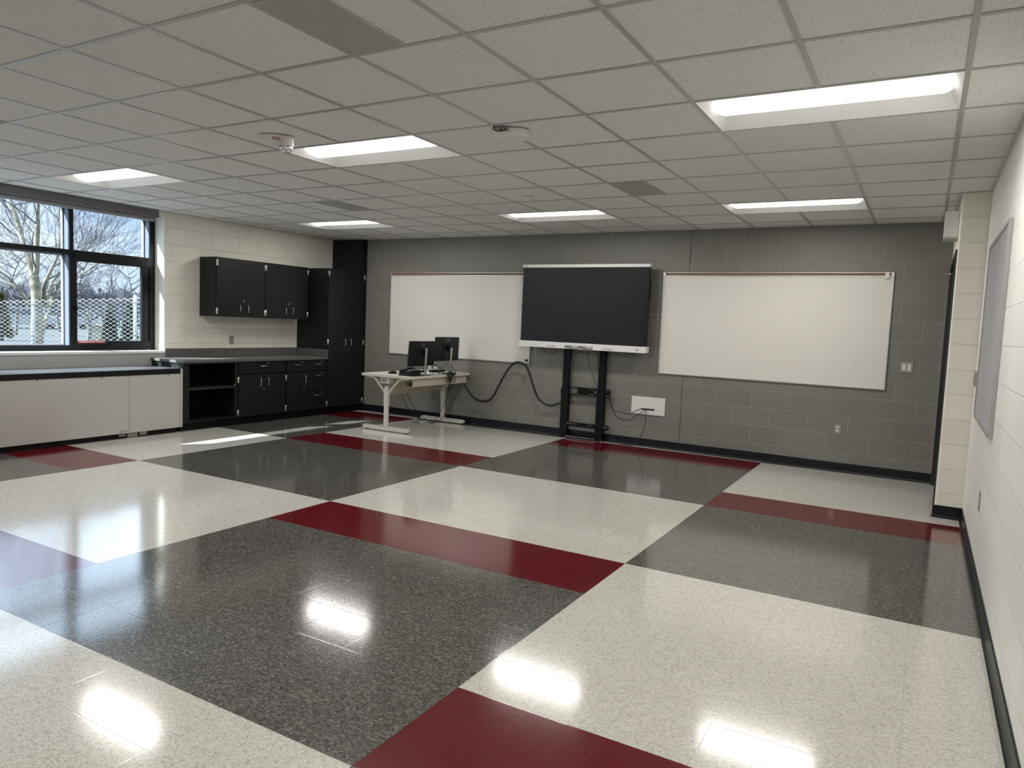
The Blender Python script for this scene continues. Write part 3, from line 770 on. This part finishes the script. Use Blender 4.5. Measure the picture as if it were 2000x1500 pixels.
def display_stand():
    r = thing('display_stand', 'black two-post floor stand with slotted brackets holding the display', 'stand', backloc(.225), TH)
    for xc in (-.292, .210):
        p = MB(); p.rbox(xc-.050, xc+.050, .0, .640, -.085, -.022, .006); p.box(xc-.056, xc+.056, -.089, -.022, .575, .640)
        p.build('lower_post', M['blackm'], r, .003)
        p = MB(); p.box(xc-.043, xc+.043, -.080, -.024, .641, 1.60); p.build('upper_post', M['blackm'], r, .004)
        MB().cyl((xc+.045, -.089, .012), 'y', -.006, .006, 10).build('bolt', M['metal'], r)
    # wide slotted bracket with two openings
    b = MB(); z0, z1 = .572, .668; x0, x1 = -.245, .345; n = 20; y0, y1 = -.075, -.068
    def plate_with_hole(xa, xb, cx, rx, rz):
        cz = (z0+z1)/2; o = []; i = []
        for k in range(32):
            t = 2*PI*k/32; c_, s_ = math.cos(t), math.sin(t)
            m = max(abs(c_)/1, abs(s_)/1)
            o.append((min(xb, max(xa, (xa+xb)/2+(xb-xa)/2*c_/m)), cz+(z1-z0)/2*s_/m))
            i.append((cx+rx*c_, cz+rz*s_))
        vs = [(x, y1, z) for x, z in o]+[(x, y1, z) for x, z in i]+[(x, y0, z) for x, z in o]+[(x, y0, z) for x, z in i]
        fs = []
        for k in range(32):
            q = (k+1) % 32
            fs += [(k, q, 32+q, 32+k), (64+k, 96+k, 96+q, 64+q), (k, 64+k, 64+q, q), (32+k, 32+q, 96+q, 96+k)]
        b.add(vs, fs)
    plate_with_hole(x0, -.08, -.165, .055, .028); b.box(-.08, .10, y0, y1, z0, z1); plate_with_hole(.10, .22, .155, .035, .028); b.box(.22, x1, y0, y1, z0, z1)
    b.box(x0, x1, y0-.012, y0, z1-.006, z1); b.box(x0, x1, y0-.012, y0, z0, z0+.006)
    br = b.build('bracket', M['blackm'], r)
    s = MB()
    for z in (z0+.016, z1-.016):
        for x in (-.185, -.150, -.115, .06, .095, .29, .325): s.box(x-.011, x+.011, y0-.0025, y0-.0005, z-.0035, z+.0035)
    s.build('slot', M['inkw'] if False else mat('slot_grey', (.33, .33, .31), .6), br)
    c = MB(); c.box(-.24, .345, -.082, -.072, .158, .212); c.box(-.24, .345, -.092, -.082, .158, .163); lb_ = c.build('lower_bracket', M['blackm'], r)
    s = MB()
    for x in (-.225, -.19, -.155, -.11, .06, .10, .285, .32): s.box(x-.012, x+.012, -.0845, -.0825, .186, .193)
    s.build('slot', mat('slot_grey2', (.30, .30, .29), .6), lb_)
    MB().box(-.24, .16, -.088, -.030, .0, .030).build('foot_plate', M['blackm'], r, .002)
    MB().box(-.24, .16, -.0895, -.0882, .021, .027).build('foot_lit_line', M['metal'], r)  # bright strip stands in for the lit line along the foot plate
display_stand()

def wall_cable(name, label, pts, rad, off, group=None, m='rubber', k=6):
    P = []
    for p in pts:
        x, z = p[0], p[1]; o = p[2] if len(p) > 2 else off
        P.append((x, yw(x)-o, z))
    o = MB().tube(smooth_path(P, k), rad, 8).build(name, M[m])
    # put the origin at the first point
    c = Vector(P[0]); o.data.transform(Matrix.Translation(-c)); o.location = c
    return tag(o, label, 'cable', group)
wall_cable('cable_sleeve', 'thick black cable sleeve looping in a wave from desk to display stand',
  [(-1.70, .66, .17), (-1.635, .586, .13), (-1.505, .424, .11), (-1.374, .357, .10), (-1.247, .369, .10), (-1.149, .434, .11), (-1.05, .604, .12), (-.937, .801, .12), (-.837, .911, .12), (-.742, .931, .12), (-.646, .896, .12), (-.585, .791, .12), (-.522, .626, .11), (-.445, .476, .10), (-.349, .41, .09), (-.249, .399, .08), (-.138, .436, .07), (-.10, .452, .055)], .0155, .12, k=5)
G1 = 'thin cables hanging under the display'
wall_cable('display_cable', 'short black cable loop under the left part of the display', [(-.40, 1.17, .15), (-.382, 1.141), (-.35, 1.095), (-.28, 1.073), (-.21, 1.095), (-.171, 1.146), (-.15, 1.175, .15)], .0032, .13, G1)
wall_cable('display_cable', 'short black cable loop hanging between the two stand posts', [(.11, 1.17, .15), (.13, 1.142), (.17, 1.115), (.232, 1.109), (.29, 1.12), (.322, 1.146), (.34, 1.175, .15)], .0032, .13, G1)
wall_cable('display_cable', 'thin black cable slanting down between posts to the right post', [(.235, 1.18, .14), (.237, 1.142), (.25, 1.05), (.276, .962), (.31, .88), (.341, .811), (.38, .73), (.412, .674), (.42, .64, .095)], .0032, .115, G1)
wall_cable('display_cable', 'thin black cable hanging close along the right stand post', [(.345, 1.18, .14), (.357, 1.148), (.385, 1.08), (.391, 1.03), (.388, .97), (.398, .92), (.415, .881), (.43, .83, .1)], .0035, .12, G1)
wall_cable('display_cable', 'black cable hanging along the inner side of the left stand post', [(-.005, 1.18, .14), (-.008, 1.135), (-.017, 1.05), (-.007, .977), (.012, .90), (.030, .801), (.033, .72), (.033, .676)], .0055, .10, G1)
G2 = 'cables between stand and white wall panel'
wall_cable('panel_cable', 'upper black cable sagging from stand bracket to white wall panel', [(.545, .615, .088), (.552, .590, .07), (.583, .48), (.60, .42), (.66, .405), (.72, .400), (.788, .389), (.84, .397), (.89, .425), (.94, .455, .04), (.975, .464, .022)], .0036, .05, G2)
wall_cable('panel_cable', 'lower black cable sagging from stand bracket to white wall panel', [(.550, .590, .088), (.562, .52, .07), (.59, .44, .06), (.63, .37), (.70, .32), (.757, .306), (.83, .325), (.90, .37), (.965, .415, .04), (1.02, .463, .022)], .0036, .05, G2)
wall_cable('panel_cable', 'black cable dropping from white wall panel to the floor', [(1.025, .463, .022), (1.034, .44, .035), (1.036, .36), (1.032, .28), (1.014, .20), (.98, .12), (.94, .045, .06), (.90, .006, .07), (.82, .005, .075), (.755, .006, .08), (.67, .03, .07), (.60, .09, .07), (.565, .155, .088)], .0036, .045, G2)

# ------------------------------------------------------------------ desk
def desk():
    r = thing('computer_desk', 'cream office desk with Y-shaped metal legs by the left whiteboard', 'desk', (-1.985, 3.70, 0))
    # top: x -.395..405  y -.70..70
    hx, hy = .400, .700; z0, z1 = .697, .726; rad = .045
    pts = []
    for cx, cy, a0 in ((hx-rad, hy-rad, 0), (-hx+rad, hy-rad, PI/2), (-hx+rad, -hy+rad, PI), (hx-rad, -hy+rad, 3*PI/2)):
        for k in range(7): t = a0+PI/2*k/6; pts.append((cx+rad*math.cos(t), cy+rad*math.sin(t)))
    MB().prism(pts, 'z', z0, z1).build('tabletop', M['desk'], r, .004)
    for y in (-.640, .660-.05):
        g = MB(); g.prism([(-.028, .060), (.028, .060), (.028, .330), (-.028, .330)], 'y', y-.016, y+.016)
        lg = g.build('leg', M['deskm'], r, .004)
        g = MB(); pts = [(-.034, .330), (.034, .330), (.034, .530), (.028, .560), (.014, .578), (0, .584), (-.014, .578), (-.028, .560), (-.034, .530)]
        g.prism(pts, 'y', y-.019, y+.019); g.build('leg_sleeve', M['deskm'], lg, .003)
        a = MB()
        for s in (-1, 1):
            a.tube(smooth_path([(s*.020, y, .48), (s*.075, y, .545), (s*.155, y, .630), (s*.195, y, .668), (s*.245, y, .684), (s*.33, y, .686)], 4), .0145, 10)
        a.build('support_arm', M['deskm'], lg)
        f = MB(); n = 6; pts = []
        for cx, a0 in ((.345, -PI/2), (-.345, PI/2)):
            for k in range(n+1): t = a0+PI*k/n; pts.append((cx+.025*math.cos(t), .037+.025*math.sin(t)))
        f.prism(pts, 'y', y-.026, y+.026); f.build('foot', M['deskm'], lg, .004)
        f = MB(); f.cyl((-.32, y, .0), 'z', .014, .018, 14); f.cyl((.32, y, 0), 'z', .014, .018, 14); f.build('glide', M['black'], lg)
    g = MB(); x1 = .365; x0 = .215; t = .003
    g.box(x0, x1, -.585, .64, .588, .588+t); g.box(x1-t, x1, -.585, .64, .588, .690); g.box(x0, x0+t, -.585, .64, .588, .640); g.box(x1-.012, x1, -.585, -.583, .655, .66)
    g.build('cable_trough', M['beige'], r)
    MB().box(-.02, -.012, -.60, .60, .462, .696).build('modesty_panel', M['beige'], r)
    p = MB().box(-.115, .035, -.640, -.560, .612, .694).build('power_module', M['deskm'], r, .003)
    p.location = (0, 0, 0)
    q = MB(); q.box(-.100, .000, -.6415, -.6402, .626, .668); q.build('socket_plate', mat('socket_grey', (.40, .39, .36), .5), p)
    q = MB()
    for x in (-.083, -.065, -.050, -.032, -.020): q.box(x-.004, x+.003, -.6425, -.6416, .640, .656)
    q.build('socket', M['ink'], p)
    b = MB(); b.box(.19, .215, -.62, -.60, .655, .69); b.build('bracket', M['deskm'], r)
    return r
desk()

def monitor(x, y, zc, tilt, label):
    """panel faces -x; local origin under the pole on the desk"""
    r = thing('computer_monitor', label, 'monitor', (x, y, .726), 0, 'monitors on the cream desk')
    base = MB(); base.rbox(-.12, .03, -.12, .12, 0, .008, .015); base.v = [(a, c, b) for a, b, c in base.v]; base.build('base', M['black'], r)
    top = .355
    pts = [(-.0, 0, .006), (.010, 0, top)]
    b = MB(); vs = []
    for (px, py, pz) in pts:
        for k in range(16):
            t = 2*PI*k/16; vs.append((px+.011*math.cos(t), .019*math.sin(t), pz))
    b.add(vs, [(k, (k+1) % 16, 16+(k+1) % 16, 16+k) for k in range(16)], True); b.add(vs, [list(range(16, 32))]); b.build('pole', M['metal'], r)
    hold = bpy.data.objects.new('panel', None)
    h = zc-.726
    p = MB().box(-.010, .020, -.270, .270, -.162, .162).build('panel', M['black'], r, .006)
    p.location = (-.072, 0, h); p.rotation_euler = (0, tilt, 0)
    bpy.data.objects.remove(hold)
    q = MB().box(-.0125, -.0105, -.262, .262, -.150, .156).build('screen', M['screen'], p)
    q = MB().box(.020, .025, -.12, .12, -.13, .10).build('back_bulge', M['black'], p, .006)
    n_ = MB(); n_.box(.025, .062, -.022, .022, -.02, .055); n_.build('mount_neck', M['black'], p, .004)
    ring = MB(); R = .021; pth = [(.0208, R*math.cos(2*PI*k/28), .118+R*math.sin(2*PI*k/28)) for k in range(29)]
    ring.tube(pth, .0013, 6, cap=False); ring.build('logo_ring', M['alu'], p)
    text('DELL', .0135, M['alu'], 'logo_lettering', p, (.0212, 0, .118), (PI/2, 0, PI/2), .0005)
    d = MB(); d.box(.0252, .026, -.012, -.004, -.118, -.112); d.box(.0252, .026, .006, .012, -.118, -.112); d.build('port', M['inkw'], p)
    return r
monitor(-1.652, 3.415, 1.007, .07, 'left computer monitor, lower and tilted, seen from behind')
monitor(-1.655, 3.985, 1.062, .03, 'right computer monitor, set higher, seen from behind')

def mouse():
    r = thing('computer_mouse', 'black computer mouse near the left corner of the cream desk', 'mouse', (-2.07, 3.27, .7262), math.radians(60))
    b = MB(); n = 20; prof = [(1, .002), (1, .010), (.93, .020), (.75, .030), (.45, .036), (0, .038)]
    b.lathe([(p*.034, z) for p, z in prof], n=24, sx=1.75, sy=1.0); b.add([(.0595*math.cos(2*PI*k/24), .034*math.sin(2*PI*k/24), .002) for k in range(24)], [list(range(24))])
    b.build('shell', M['black'], r)
    MB().box(.012, .030, -.003, .003, .030, .037).build('scroll_wheel', M['inkg'], r)
mouse()
def phone():
    r = thing('desk_phone', 'black desk phone with raised handset on the cream desk corner', 'phone', (-1.735, 3.19, .7262))
    b = MB(); b.prism([(-.115, .0), (.10, .0), (.10, .070), (.085, .078), (-.10, .020), (-.115, .012)], 'y', -.085, .105); b.build('base', M['black'], r, .004)
    h = MB(); h.tube(smooth_path([(-.105, -.055, .030), (-.08, -.055, .060), (-.02, -.055, .075), (.05, -.055, .100), (.098, -.055, .108), (.112, -.055, .092)], 5), [.018]*26, 12)
    h.v = [(x, -.055+(y+.055)*1.2, z) for x, y, z in h.v]
    h.build('handset', M['black'], r)
    s = MB(); s.prism([(.020, .0580), (.075, .0755), (.075, .0785), (.020, .061)], 'y', .0, .085); s.build('display', M['screen'], r)
    k_ = MB()
    for i in range(4):
        for j in range(3):
            x = -.07+i*.02; z = .0200+(x+.10)*.313+.003; k_.box(x-.006, x+.006, .01+j*.022, .024+j*.022, z-.004, z+.003)
    k_.build('keypad', M['inkg'], r)
    c = MB(); c.tube([(.090+.006*math.cos(t*1.1)+.0, -.06+.004*t-.0*t, .010+.006*math.sin(t*1.1)) for t in range(0, 34)], .0018, 6); c.build('cord', M['rubber'], r)
phone()
def keyboard():
    r = thing('keyboard', 'thin black keyboard lying on the desk behind the monitors', 'keyboard', (-2.06, 3.74, .7262))
    MB().prism([(-.07, 0), (.07, 0), (.07, .020), (-.07, .010)], 'y', -.21, .21).build('case', M['black'], r, .003)
    b = MB()
    for i in range(5):
        for j in range(18):
            x = -.052+i*.024; z = .0155+(x)*.07; b.box(x-.009, x+.009, -.2+j*.0225, -.182+j*.0225, z, z+.0045)
    b.build('keys', M['blackm'], r)
keyboard()
r = thing('white_box', 'small white box with a dark printed line under the black dock', 'box', (-1.625, 3.60, .7262), math.radians(14))
MB().box(-.05, .05, -.085, .085, 0, .038).build('case', M['wplast'], r, .003)
MB().box(-.012, .030, -.0862, -.085, .012, .024).build('printed_line', mat('print_blue', (.06, .08, .18), .5), r)
b = MB()
for k in range(6): b.box(.0505, .0512, -.045+k*.016, -.034+k*.016, .012, .026)
b.build('lettering', mat('print_blue2', (.06, .08, .18), .5), r)
r = thing('docking_station', 'flat black docking box on top of the small white box', 'docking station', (-1.640, 3.66, .7648), math.radians(8))
MB().box(-.065, .065, -.115, .115, 0, .028).build('case', M['black'], r, .005)
MB().cyl((.02, .06, .028), 'z', .001, .006, 12).build('button', M['inkg'], r)
r = thing('white_charger', 'low white charging base behind the black dock on the desk', 'charger', (-1.80, 3.80, .7262), math.radians(10))
MB().prism([(-.06, 0), (.06, 0), (.05, .055), (-.05, .055)], 'y', -.13, .13).build('case', M['wplast'], r, .008)
for k, (yy, hh, lb) in enumerate(((-.085, .062, 'taller white pot with black cap beside the right monitor pole'), (.045, .040, 'shorter white pot with black cap beside the right monitor'))):
    r = thing('capped_bottle', lb, 'bottle', (-1.80, 3.80+yy, .7816), 0)
    MB().lathe([(0, 0), (.020, 0), (.021, .004), (.019, hh-.008), (.013, hh)], n=20).build('body', M['wplast'], r)
    MB().cyl((0, 0, hh), 'z', .026, .013, 16).build('cap', M['black'], r)
def cable3(name, label, pts, rad, group=None, m='rubber', k=6, cat='cable'):
    c = Vector(pts[0]); o = MB().tube([p-c for p in smooth_path(pts, k)], rad, 8).build(name, M[m], loc=c)
    return tag(o, label, cat, group)
# tangle of cable at the desk edge
def tangle():
    random.seed(3); P = []
    for k in range(64):
        t = k*.62
        P.append((-1.555+.020*math.sin(t*1.7)+.012*math.cos(t*.6), 3.86+.085*math.sin(t*.83+.5)*math.cos(t*.21), .690+.060*math.sin(t*1.13)+.02*math.cos(t*2.1)))
    P = [(-1.66, 3.80, .733), (-1.60, 3.82, .737), (-1.565, 3.83, .736)]+P+[(-1.562, 3.95, .737), (-1.62, 4.02, .733)]
    return cable3('cable_bundle', 'tangled black cable bundle spilling over the desk edge', P, .0042, k=4)
tangle()
G3 = 'thin cables behind the monitors'
cable3('monitor_cable', 'black cable drooping under the left monitor to the dock', [(-1.69, 3.36, .86), (-1.67, 3.40, .80), (-1.62, 3.50, .79), (-1.60, 3.62, .83), (-1.63, 3.72, .82), (-1.66, 3.74, .797)], .003, G3)
cable3('monitor_cable', 'black cable hanging from the right monitor to the tangle', [(-1.68, 3.95, .93), (-1.65, 3.96, .86), (-1.61, 4.00, .80), (-1.60, 4.04, .745), (-1.585, 3.96, .732), (-1.60, 3.90, .732)], .003, G3)
cable3('monitor_cable', 'thin black cable arching from dock to right monitor pole', [(-1.62, 3.70, .796), (-1.60, 3.76, .86), (-1.60, 3.82, .87), (-1.60, 3.90, .80), (-1.60, 3.95, .735)], .0028, G3)
G4 = 'cables hanging under the desk'
cable3('hanging_cable', 'leftmost thin black cable falling from desk panel to the floor', [(-2.02, 3.42, .46), (-2.02, 3.46, .36), (-2.015, 3.56, .24), (-2.02, 3.78, .10), (-2.03, 3.98, .02), (-2.02, 4.10, .004), (-2.0, 4.24, .004)], .0035, G4)
cable3('hanging_cable', 'second thin black cable falling from desk panel to the floor', [(-2.00, 3.50, .46), (-1.995, 3.56, .36), (-2.0, 3.70, .22), (-2.0, 3.86, .11), (-2.01, 4.02, .03), (-2.02, 4.14, .004), (-2.04, 4.2, .004)], .0035, G4)
cable3('hanging_cable', 'thin black cable falling from the middle of the desk trough', [(-1.72, 4.05, .59), (-1.72, 4.05, .45), (-1.78, 4.06, .30), (-1.88, 4.08, .15), (-1.97, 4.10, .03), (-2.04, 4.12, .004)], .0035, G4)
cable3('hanging_cable', 'thin black cable falling from the far end of the desk trough', [(-1.66, 4.26, .59), (-1.67, 4.22, .44), (-1.75, 4.18, .28), (-1.85, 4.16, .13), (-1.93, 4.16, .03), (-2.0, 4.17, .004)], .0035, G4)
cable3('hanging_cable', 'faint grey cable sagging in a loop behind the desk panel', [(-2.22, 4.05, .50), (-2.20, 4.1, .39), (-2.08, 4.15, .34), (-1.94, 4.17, .36), (-1.80, 4.16, .44), (-1.70, 4.15, .59)], .0025, G4)

# ------------------------------------------------------------------ outdoors
def at(px, py, d):
    v = r2*((px-1000)/FPX)-u2*((py-750)/FPX)+fw
    h = math.hypot(v.x, v.y); return CAM+v*(d/h)
ZG = -.35
g = MB(); g.box(-260, -4.7, -120, 220, ZG-.2, ZG); struct(g.build('ground', M['pave']))
def fence():
    A = at(290, 580, 16.7); B = at(0, 585, 19.5); dx, dy = B.x-A.x, B.y-A.y; L0 = math.hypot(dx, dy); ux, uy = dx/L0, dy/L0
    r = thing('chain_link_fence', 'galvanised chain-link fence seen through the window', 'fence', (A.x, A.y, ZG), math.atan2(uy, ux))
    L = L0+5.5; pitch = .088
    def ztop(s): return (1.66-.047*s)-ZG
    b = MB(); n = int((L+2)/pitch); amp = pitch/2*1.06
    for k in range(n):
        s0 = -2+k*pitch; zt = ztop(s0); pts = []; i = 0; z = .05
        rows = int((zt-.05)/pitch)
        for i in range(2*rows+1):
            z = zt-i*pitch/2*.98; q = 1 if (i+k) % 2 else -1; pts.append((s0+amp*q, .004*q, z))
        b.tube(pts, .0082, 4, cap=False)
    b.build('chain_mesh', M['galv'], r)
    sp = at(265, 580, 17.0); s1 = (sp.x-A.x)*ux+(sp.y-A.y)*uy; q = at(66, 580, 18.9); s2 = (q.x-A.x)*ux+(q.y-A.y)*uy
    for s in (s1-(s2-s1)*.75, s1, s2, 2*s2-s1, 3*s2-2*s1):
        p = MB(); p.cyl((s, -.045, 0), 'z', ztop(s)+.03, .034, 14); p.lathe([(.034, 0), (.026, .022), (0, .032)], (s, -.045, ztop(s)+.03), 14)
        p.build('post', M['galv'], r)
        c = MB()
        for z in (.10, .78): c.cyl((s, -.045, ztop(s)-z), 'z', .018, .042, 14)
        c.build('tie_band', M['galv'], r)
fence()

def grow(b, p, d, r, ln, lvl, rng, spread=.55, upw=.12, seg=4, kids=(3, 4), minr=.004):
    pts = [p.copy()]; rr = [r]; dd = d.normalized(); nodes = []
    for k in range(seg):
        dd = (dd+Vector((rng.gauss(0, .16), rng.gauss(0, .16), rng.gauss(0, .12)+upw*.4))).normalized()
        p = p+dd*(ln/seg); pts.append(p.copy()); rr.append(max(minr, r*(1-.55*(k+1)/seg))); nodes.append((p.copy(), dd.copy(), rr[-1]))
    b.tube(pts, rr, 6 if lvl > 2 else (4 if lvl > 1 else 3), cap=False)
    if lvl <= 0: return
    for c in range(rng.randint(*kids)):
        q, qd, qr = nodes[rng.randint(max(0, seg//2-1), seg-1)] if c else nodes[-1]
        ax = qd.orthogonal().normalized(); ax.rotate(Quaternion(qd, rng.uniform(0, 2*PI)))
        nd_ = qd.copy(); nd_.rotate(Quaternion(ax, rng.uniform(.25, .25+spread) if c else rng.uniform(.05, .35)))
        nd_.z += upw
        grow(b, q, nd_, max(minr, qr*rng.uniform(.55, .8)), ln*rng.uniform(.6, .85), lvl-1, rng, spread, upw, seg, kids, minr)
def limb(b, pts, r0, r1, rng, lvl, ln, every=1, kr=.45, twig=None):
    P = smooth_path(pts, 5); n = len(P); R = [r0+(r1-r0)*i/(n-1) for i in range(n)]
    R = [x*(1+.07*math.sin(i*1.9)) for i, x in enumerate(R)]
    b.tube(P, R, 10, cap=True)
    for i in range(3, n, every):
        d = (P[i]-P[i-1]).normalized(); ax = d.orthogonal().normalized(); ax.rotate(Quaternion(d, rng.uniform(0, 2*PI)))
        q = d.copy(); q.rotate(Quaternion(ax, rng.uniform(.6, 1.2))); q.z = abs(q.z)*.6+.25
        grow(twig or b, P[i], q, R[i]*kr, ln*rng.uniform(.7, 1.3), lvl, rng)
def main_tree():
    rng = random.Random(11); d0 = 24.0
    base = at(72, 600, d0); root = thing('sycamore_tree', 'large bare forked tree with pale bark behind the chain-link fence', 'tree', (base.x, base.y, ZG))
    b = MB(); tw = MB(); P = lambda x, y, d=d0: at(x, y, d)
    fork = P(66, 535)
    limb(b, [Vector((base.x, base.y, ZG)), P(73, 620), P(72, 580), P(68, 550), fork], .17, .115, rng, 2, 1.0, 99)
    limb(b, [P(66, 545), P(56, 505, 24.1), P(45, 475, 24.3), P(36, 440, 24.5), P(28, 415, 24.6), P(20, 393, 24.8), P(14, 360, 25), P(8, 320, 25.2)], .085, .040, rng, 3, 1.4, 4, .32, tw)
    limb(b, [P(69, 548), P(72, 510, 23.9), P(72, 470, 23.8), P(74, 440, 23.7), P(73, 420, 23.6), P(76, 380, 23.5), P(80, 330, 23.4)], .080, .036, rng, 3, 1.4, 4, .32, tw)
    limb(b, [P(84, 590), P(86, 560, 22.8), P(98, 530, 22.6), P(112, 500, 22.5), P(118, 460, 22.3), P(116, 410, 22.2), P(120, 360, 22)], .055, .018, rng, 3, 1.1, 4, .4, tw)
    limb(b, [P(92, 600, 24), P(96, 565, 24.2), P(110, 540, 24.4), P(130, 525, 24.6), P(160, 500, 24.8), P(190, 455, 25), P(205, 410, 25)], .045, .014, rng, 3, 1.2, 3, .5, tw)
    limb(b, [P(100, 600, 23), P(108, 570, 22.8), P(122, 545, 22.6), P(150, 540, 22.4), P(190, 515, 22.2), P(225, 490, 22)], .040, .012, rng, 2, 1.1, 3, .45, tw)
    limb(b, [P(58, 600, 24), P(40, 570, 23.8), P(20, 545, 23.6), P(-8, 525, 23.4), P(-40, 500, 23)], .040, .015, rng, 3, 1.1, 3, .45, tw)
    limb(b, [P(60, 600, 24.3), P(46, 575, 24.5), P(30, 560, 24.8), P(5, 545, 25), P(-30, 530, 25)], .030, .012, rng, 2, 1.1, 3, .5, tw)
    for o in (b, tw): o.v = [(x-base.x, y-base.y, z-ZG) for x, y, z in o.v]
    b.build('trunk', M['bark'], root); tw.build('branches', M['twig'], root)
main_tree()
def bare_tree(px, d, h, seed, label, m='barkd', lean=0):
    rng = random.Random(seed); p = at(px, 600, d)
    root = thing('bare_tree', label, 'tree', (p.x, p.y, ZG), 0)
    b = MB(); tw = MB(); P = [Vector((0, 0, 0)), Vector((rng.gauss(0, .1), rng.gauss(0, .1), h*.22)), Vector((lean*.4, rng.gauss(0, .2), h*.42)), Vector((lean, rng.gauss(0, .3), h*.62)), Vector((lean*1.3, rng.gauss(0, .3), h*.9))]
    r0 = h*.020
    Q = smooth_path(P, 4); b.tube(Q, [r0*(1-.8*i/(len(Q)-1)) for i in range(len(Q))], 8)
    for i in range(4, len(Q)):
        for k in range(2):
            a = rng.uniform(0, 2*PI); grow(tw, Q[i], Vector((math.cos(a), math.sin(a), .55)), r0*.32, h*.15*rng.uniform(.8, 1.3), 3, rng, .6, .10, 3, (2, 3), .007*d/50)
    b.build('trunk', M[m], root); tw.build('branches', M[m], root)
bare_tree(168, 36, 4.3, 21, 'dark-branched bare tree right of the window mullion, behind the fence')
bare_tree(216, 50, 4.2, 22, 'wide bare tree in the middle of the right-hand window sash')
bare_tree(262, 38, 3.7, 23, 'bare tree at the right edge of the window, behind the fence')
bare_tree(118, 58, 5.2, 24, 'distant bare tree left of the window mullion')
bare_tree(30, 50, 4.8, 25, 'distant bare tree left of the large pale tree')
bare_tree(-70, 62, 6, 26, 'bare tree just outside the left edge of the picture')
def woods():
    rng = random.Random(5); b = MB()
    c = at(130, 600, 95)
    for k in range(130):
        px = rng.uniform(-260, 330); d = rng.uniform(72, 105); p = at(px, 600, d)-c; h = rng.uniform(2.2, 3.4)
        grow(b, Vector((p.x, p.y, ZG)), Vector((rng.gauss(0, .05), rng.gauss(0, .05), 1)), .12, h*.42, 4, rng, .5, .10, 2, (3, 3), .022)
    o = b.build('distant_woods', M['hill'], loc=(c.x, c.y, 0)); tag(o, 'hazy belt of bare winter trees along the horizon', 'trees', kind='stuff')
    # low wooded rise behind it
    b = MB(); n = 120; vs = []
    for i in range(n+1):
        px = -700+1200*i/n; p = at(px, 600, 118); q = at(px, 600, 160)
        h = 4.6+.7*math.sin(i*.35)+.4*math.sin(i*1.3)+rng.uniform(-.35, .35)
        vs += [(p.x, p.y, ZG), (p.x*.75+q.x*.25, p.y*.75+q.y*.25, ZG+h*.8), (q.x, q.y, ZG+h)]
    fs = []
    for i in range(n): fs += [(3*i, 3*i+3, 3*i+4, 3*i+1), (3*i+1, 3*i+4, 3*i+5, 3*i+2)]
    b.add(vs, fs); struct(b.build('wooded_hill', M['hill']))
woods()
def conifer(px, d, h, w, m, label, seed):
    rng = random.Random(seed); p = at(px, 600, d); root = thing('evergreen_tree', label, 'tree', (p.x, p.y, ZG))
    b = MB()
    for k in range(900):
        z = h*(rng.random()**1.2); rr = w*(1-z/h)**.6*(.55+.45*rng.random()); a = rng.uniform(0, 2*PI)
        c = Vector((rr*math.cos(a), rr*math.sin(a), .15+z)); s = .13*(1+.5*rng.random())
        t = Vector((math.cos(a), math.sin(a), rng.uniform(-.2, .6))).normalized(); u = t.orthogonal().normalized(); u.rotate(Quaternion(t, rng.uniform(0, 6)))
        b.add([c-u*s*.45, c+t*s*.6, c+u*s*.45, c-t*s*.5], [(0, 1, 2, 3)])
    b.build('foliage', M[m], root)
    MB().tube([(0, 0, 0), (0, 0, h*.9)], [.08, .02], 8).build('trunk', M['barkd'], root)
conifer(215, 38, 1.85, .34, 'ever', 'slim dark evergreen behind the fence in the right-hand sash', 1)
conifer(252, 40, 1.85, .38, 'ever', 'evergreen behind the fence near the right fence post', 2)
conifer(3, 42, 2.1, .45, 'everd', 'olive-green shrub at the left edge above the fence', 3)
def car(px, d, ang, label):
    p = at(px, 600, d); r = thing('parked_car', label, 'car', (p.x, p.y, ZG), ang, 'parked cars beyond the fence')
    b = MB(); b.prism([(-2.2, .35), (2.2, .35), (2.25, .75), (1.5, .95), (.8, 1.45), (-1.3, 1.5), (-2.0, 1.0), (-2.25, .9)], 'y', -.85, .85); b.build('body', M['car'], r, .08)
    b = MB(); b.prism([(1.25, .98), (.72, 1.38), (-1.22, 1.42), (-1.75, 1.02)], 'y', -.865, .865); b.build('window', M['carg'], r)
    for x in (-1.4, 1.4):
        for y in (-.80, .62):
            MB().cyl((x, y, .33), 'y', .18, .33, 18).build('wheel', M['rubber'], r)
car(52, 64, 1.0, 'white parked car left of the near fence post'); car(124, 66, 1.2, 'white parked car beside the window mullion, beyond the fence')
p = at(188, 640, 40); r = thing('utility_box', 'low cream cabinet standing beyond the fence in the right-hand sash', 'box', (p.x, p.y, ZG), .9)
MB().box(-.35, .35, -.36, .36, 0, .88).build('case', M['creamb'], r, .02); MB().box(-.38, .38, -.39, .39, .88, .93).build('lid', M['creamb'], r, .01)

S.cycles.max_bounces = 10; S.cycles.diffuse_bounces = 6; S.cycles.glossy_bounces = 5; S.cycles.transparent_max_bounces = 12
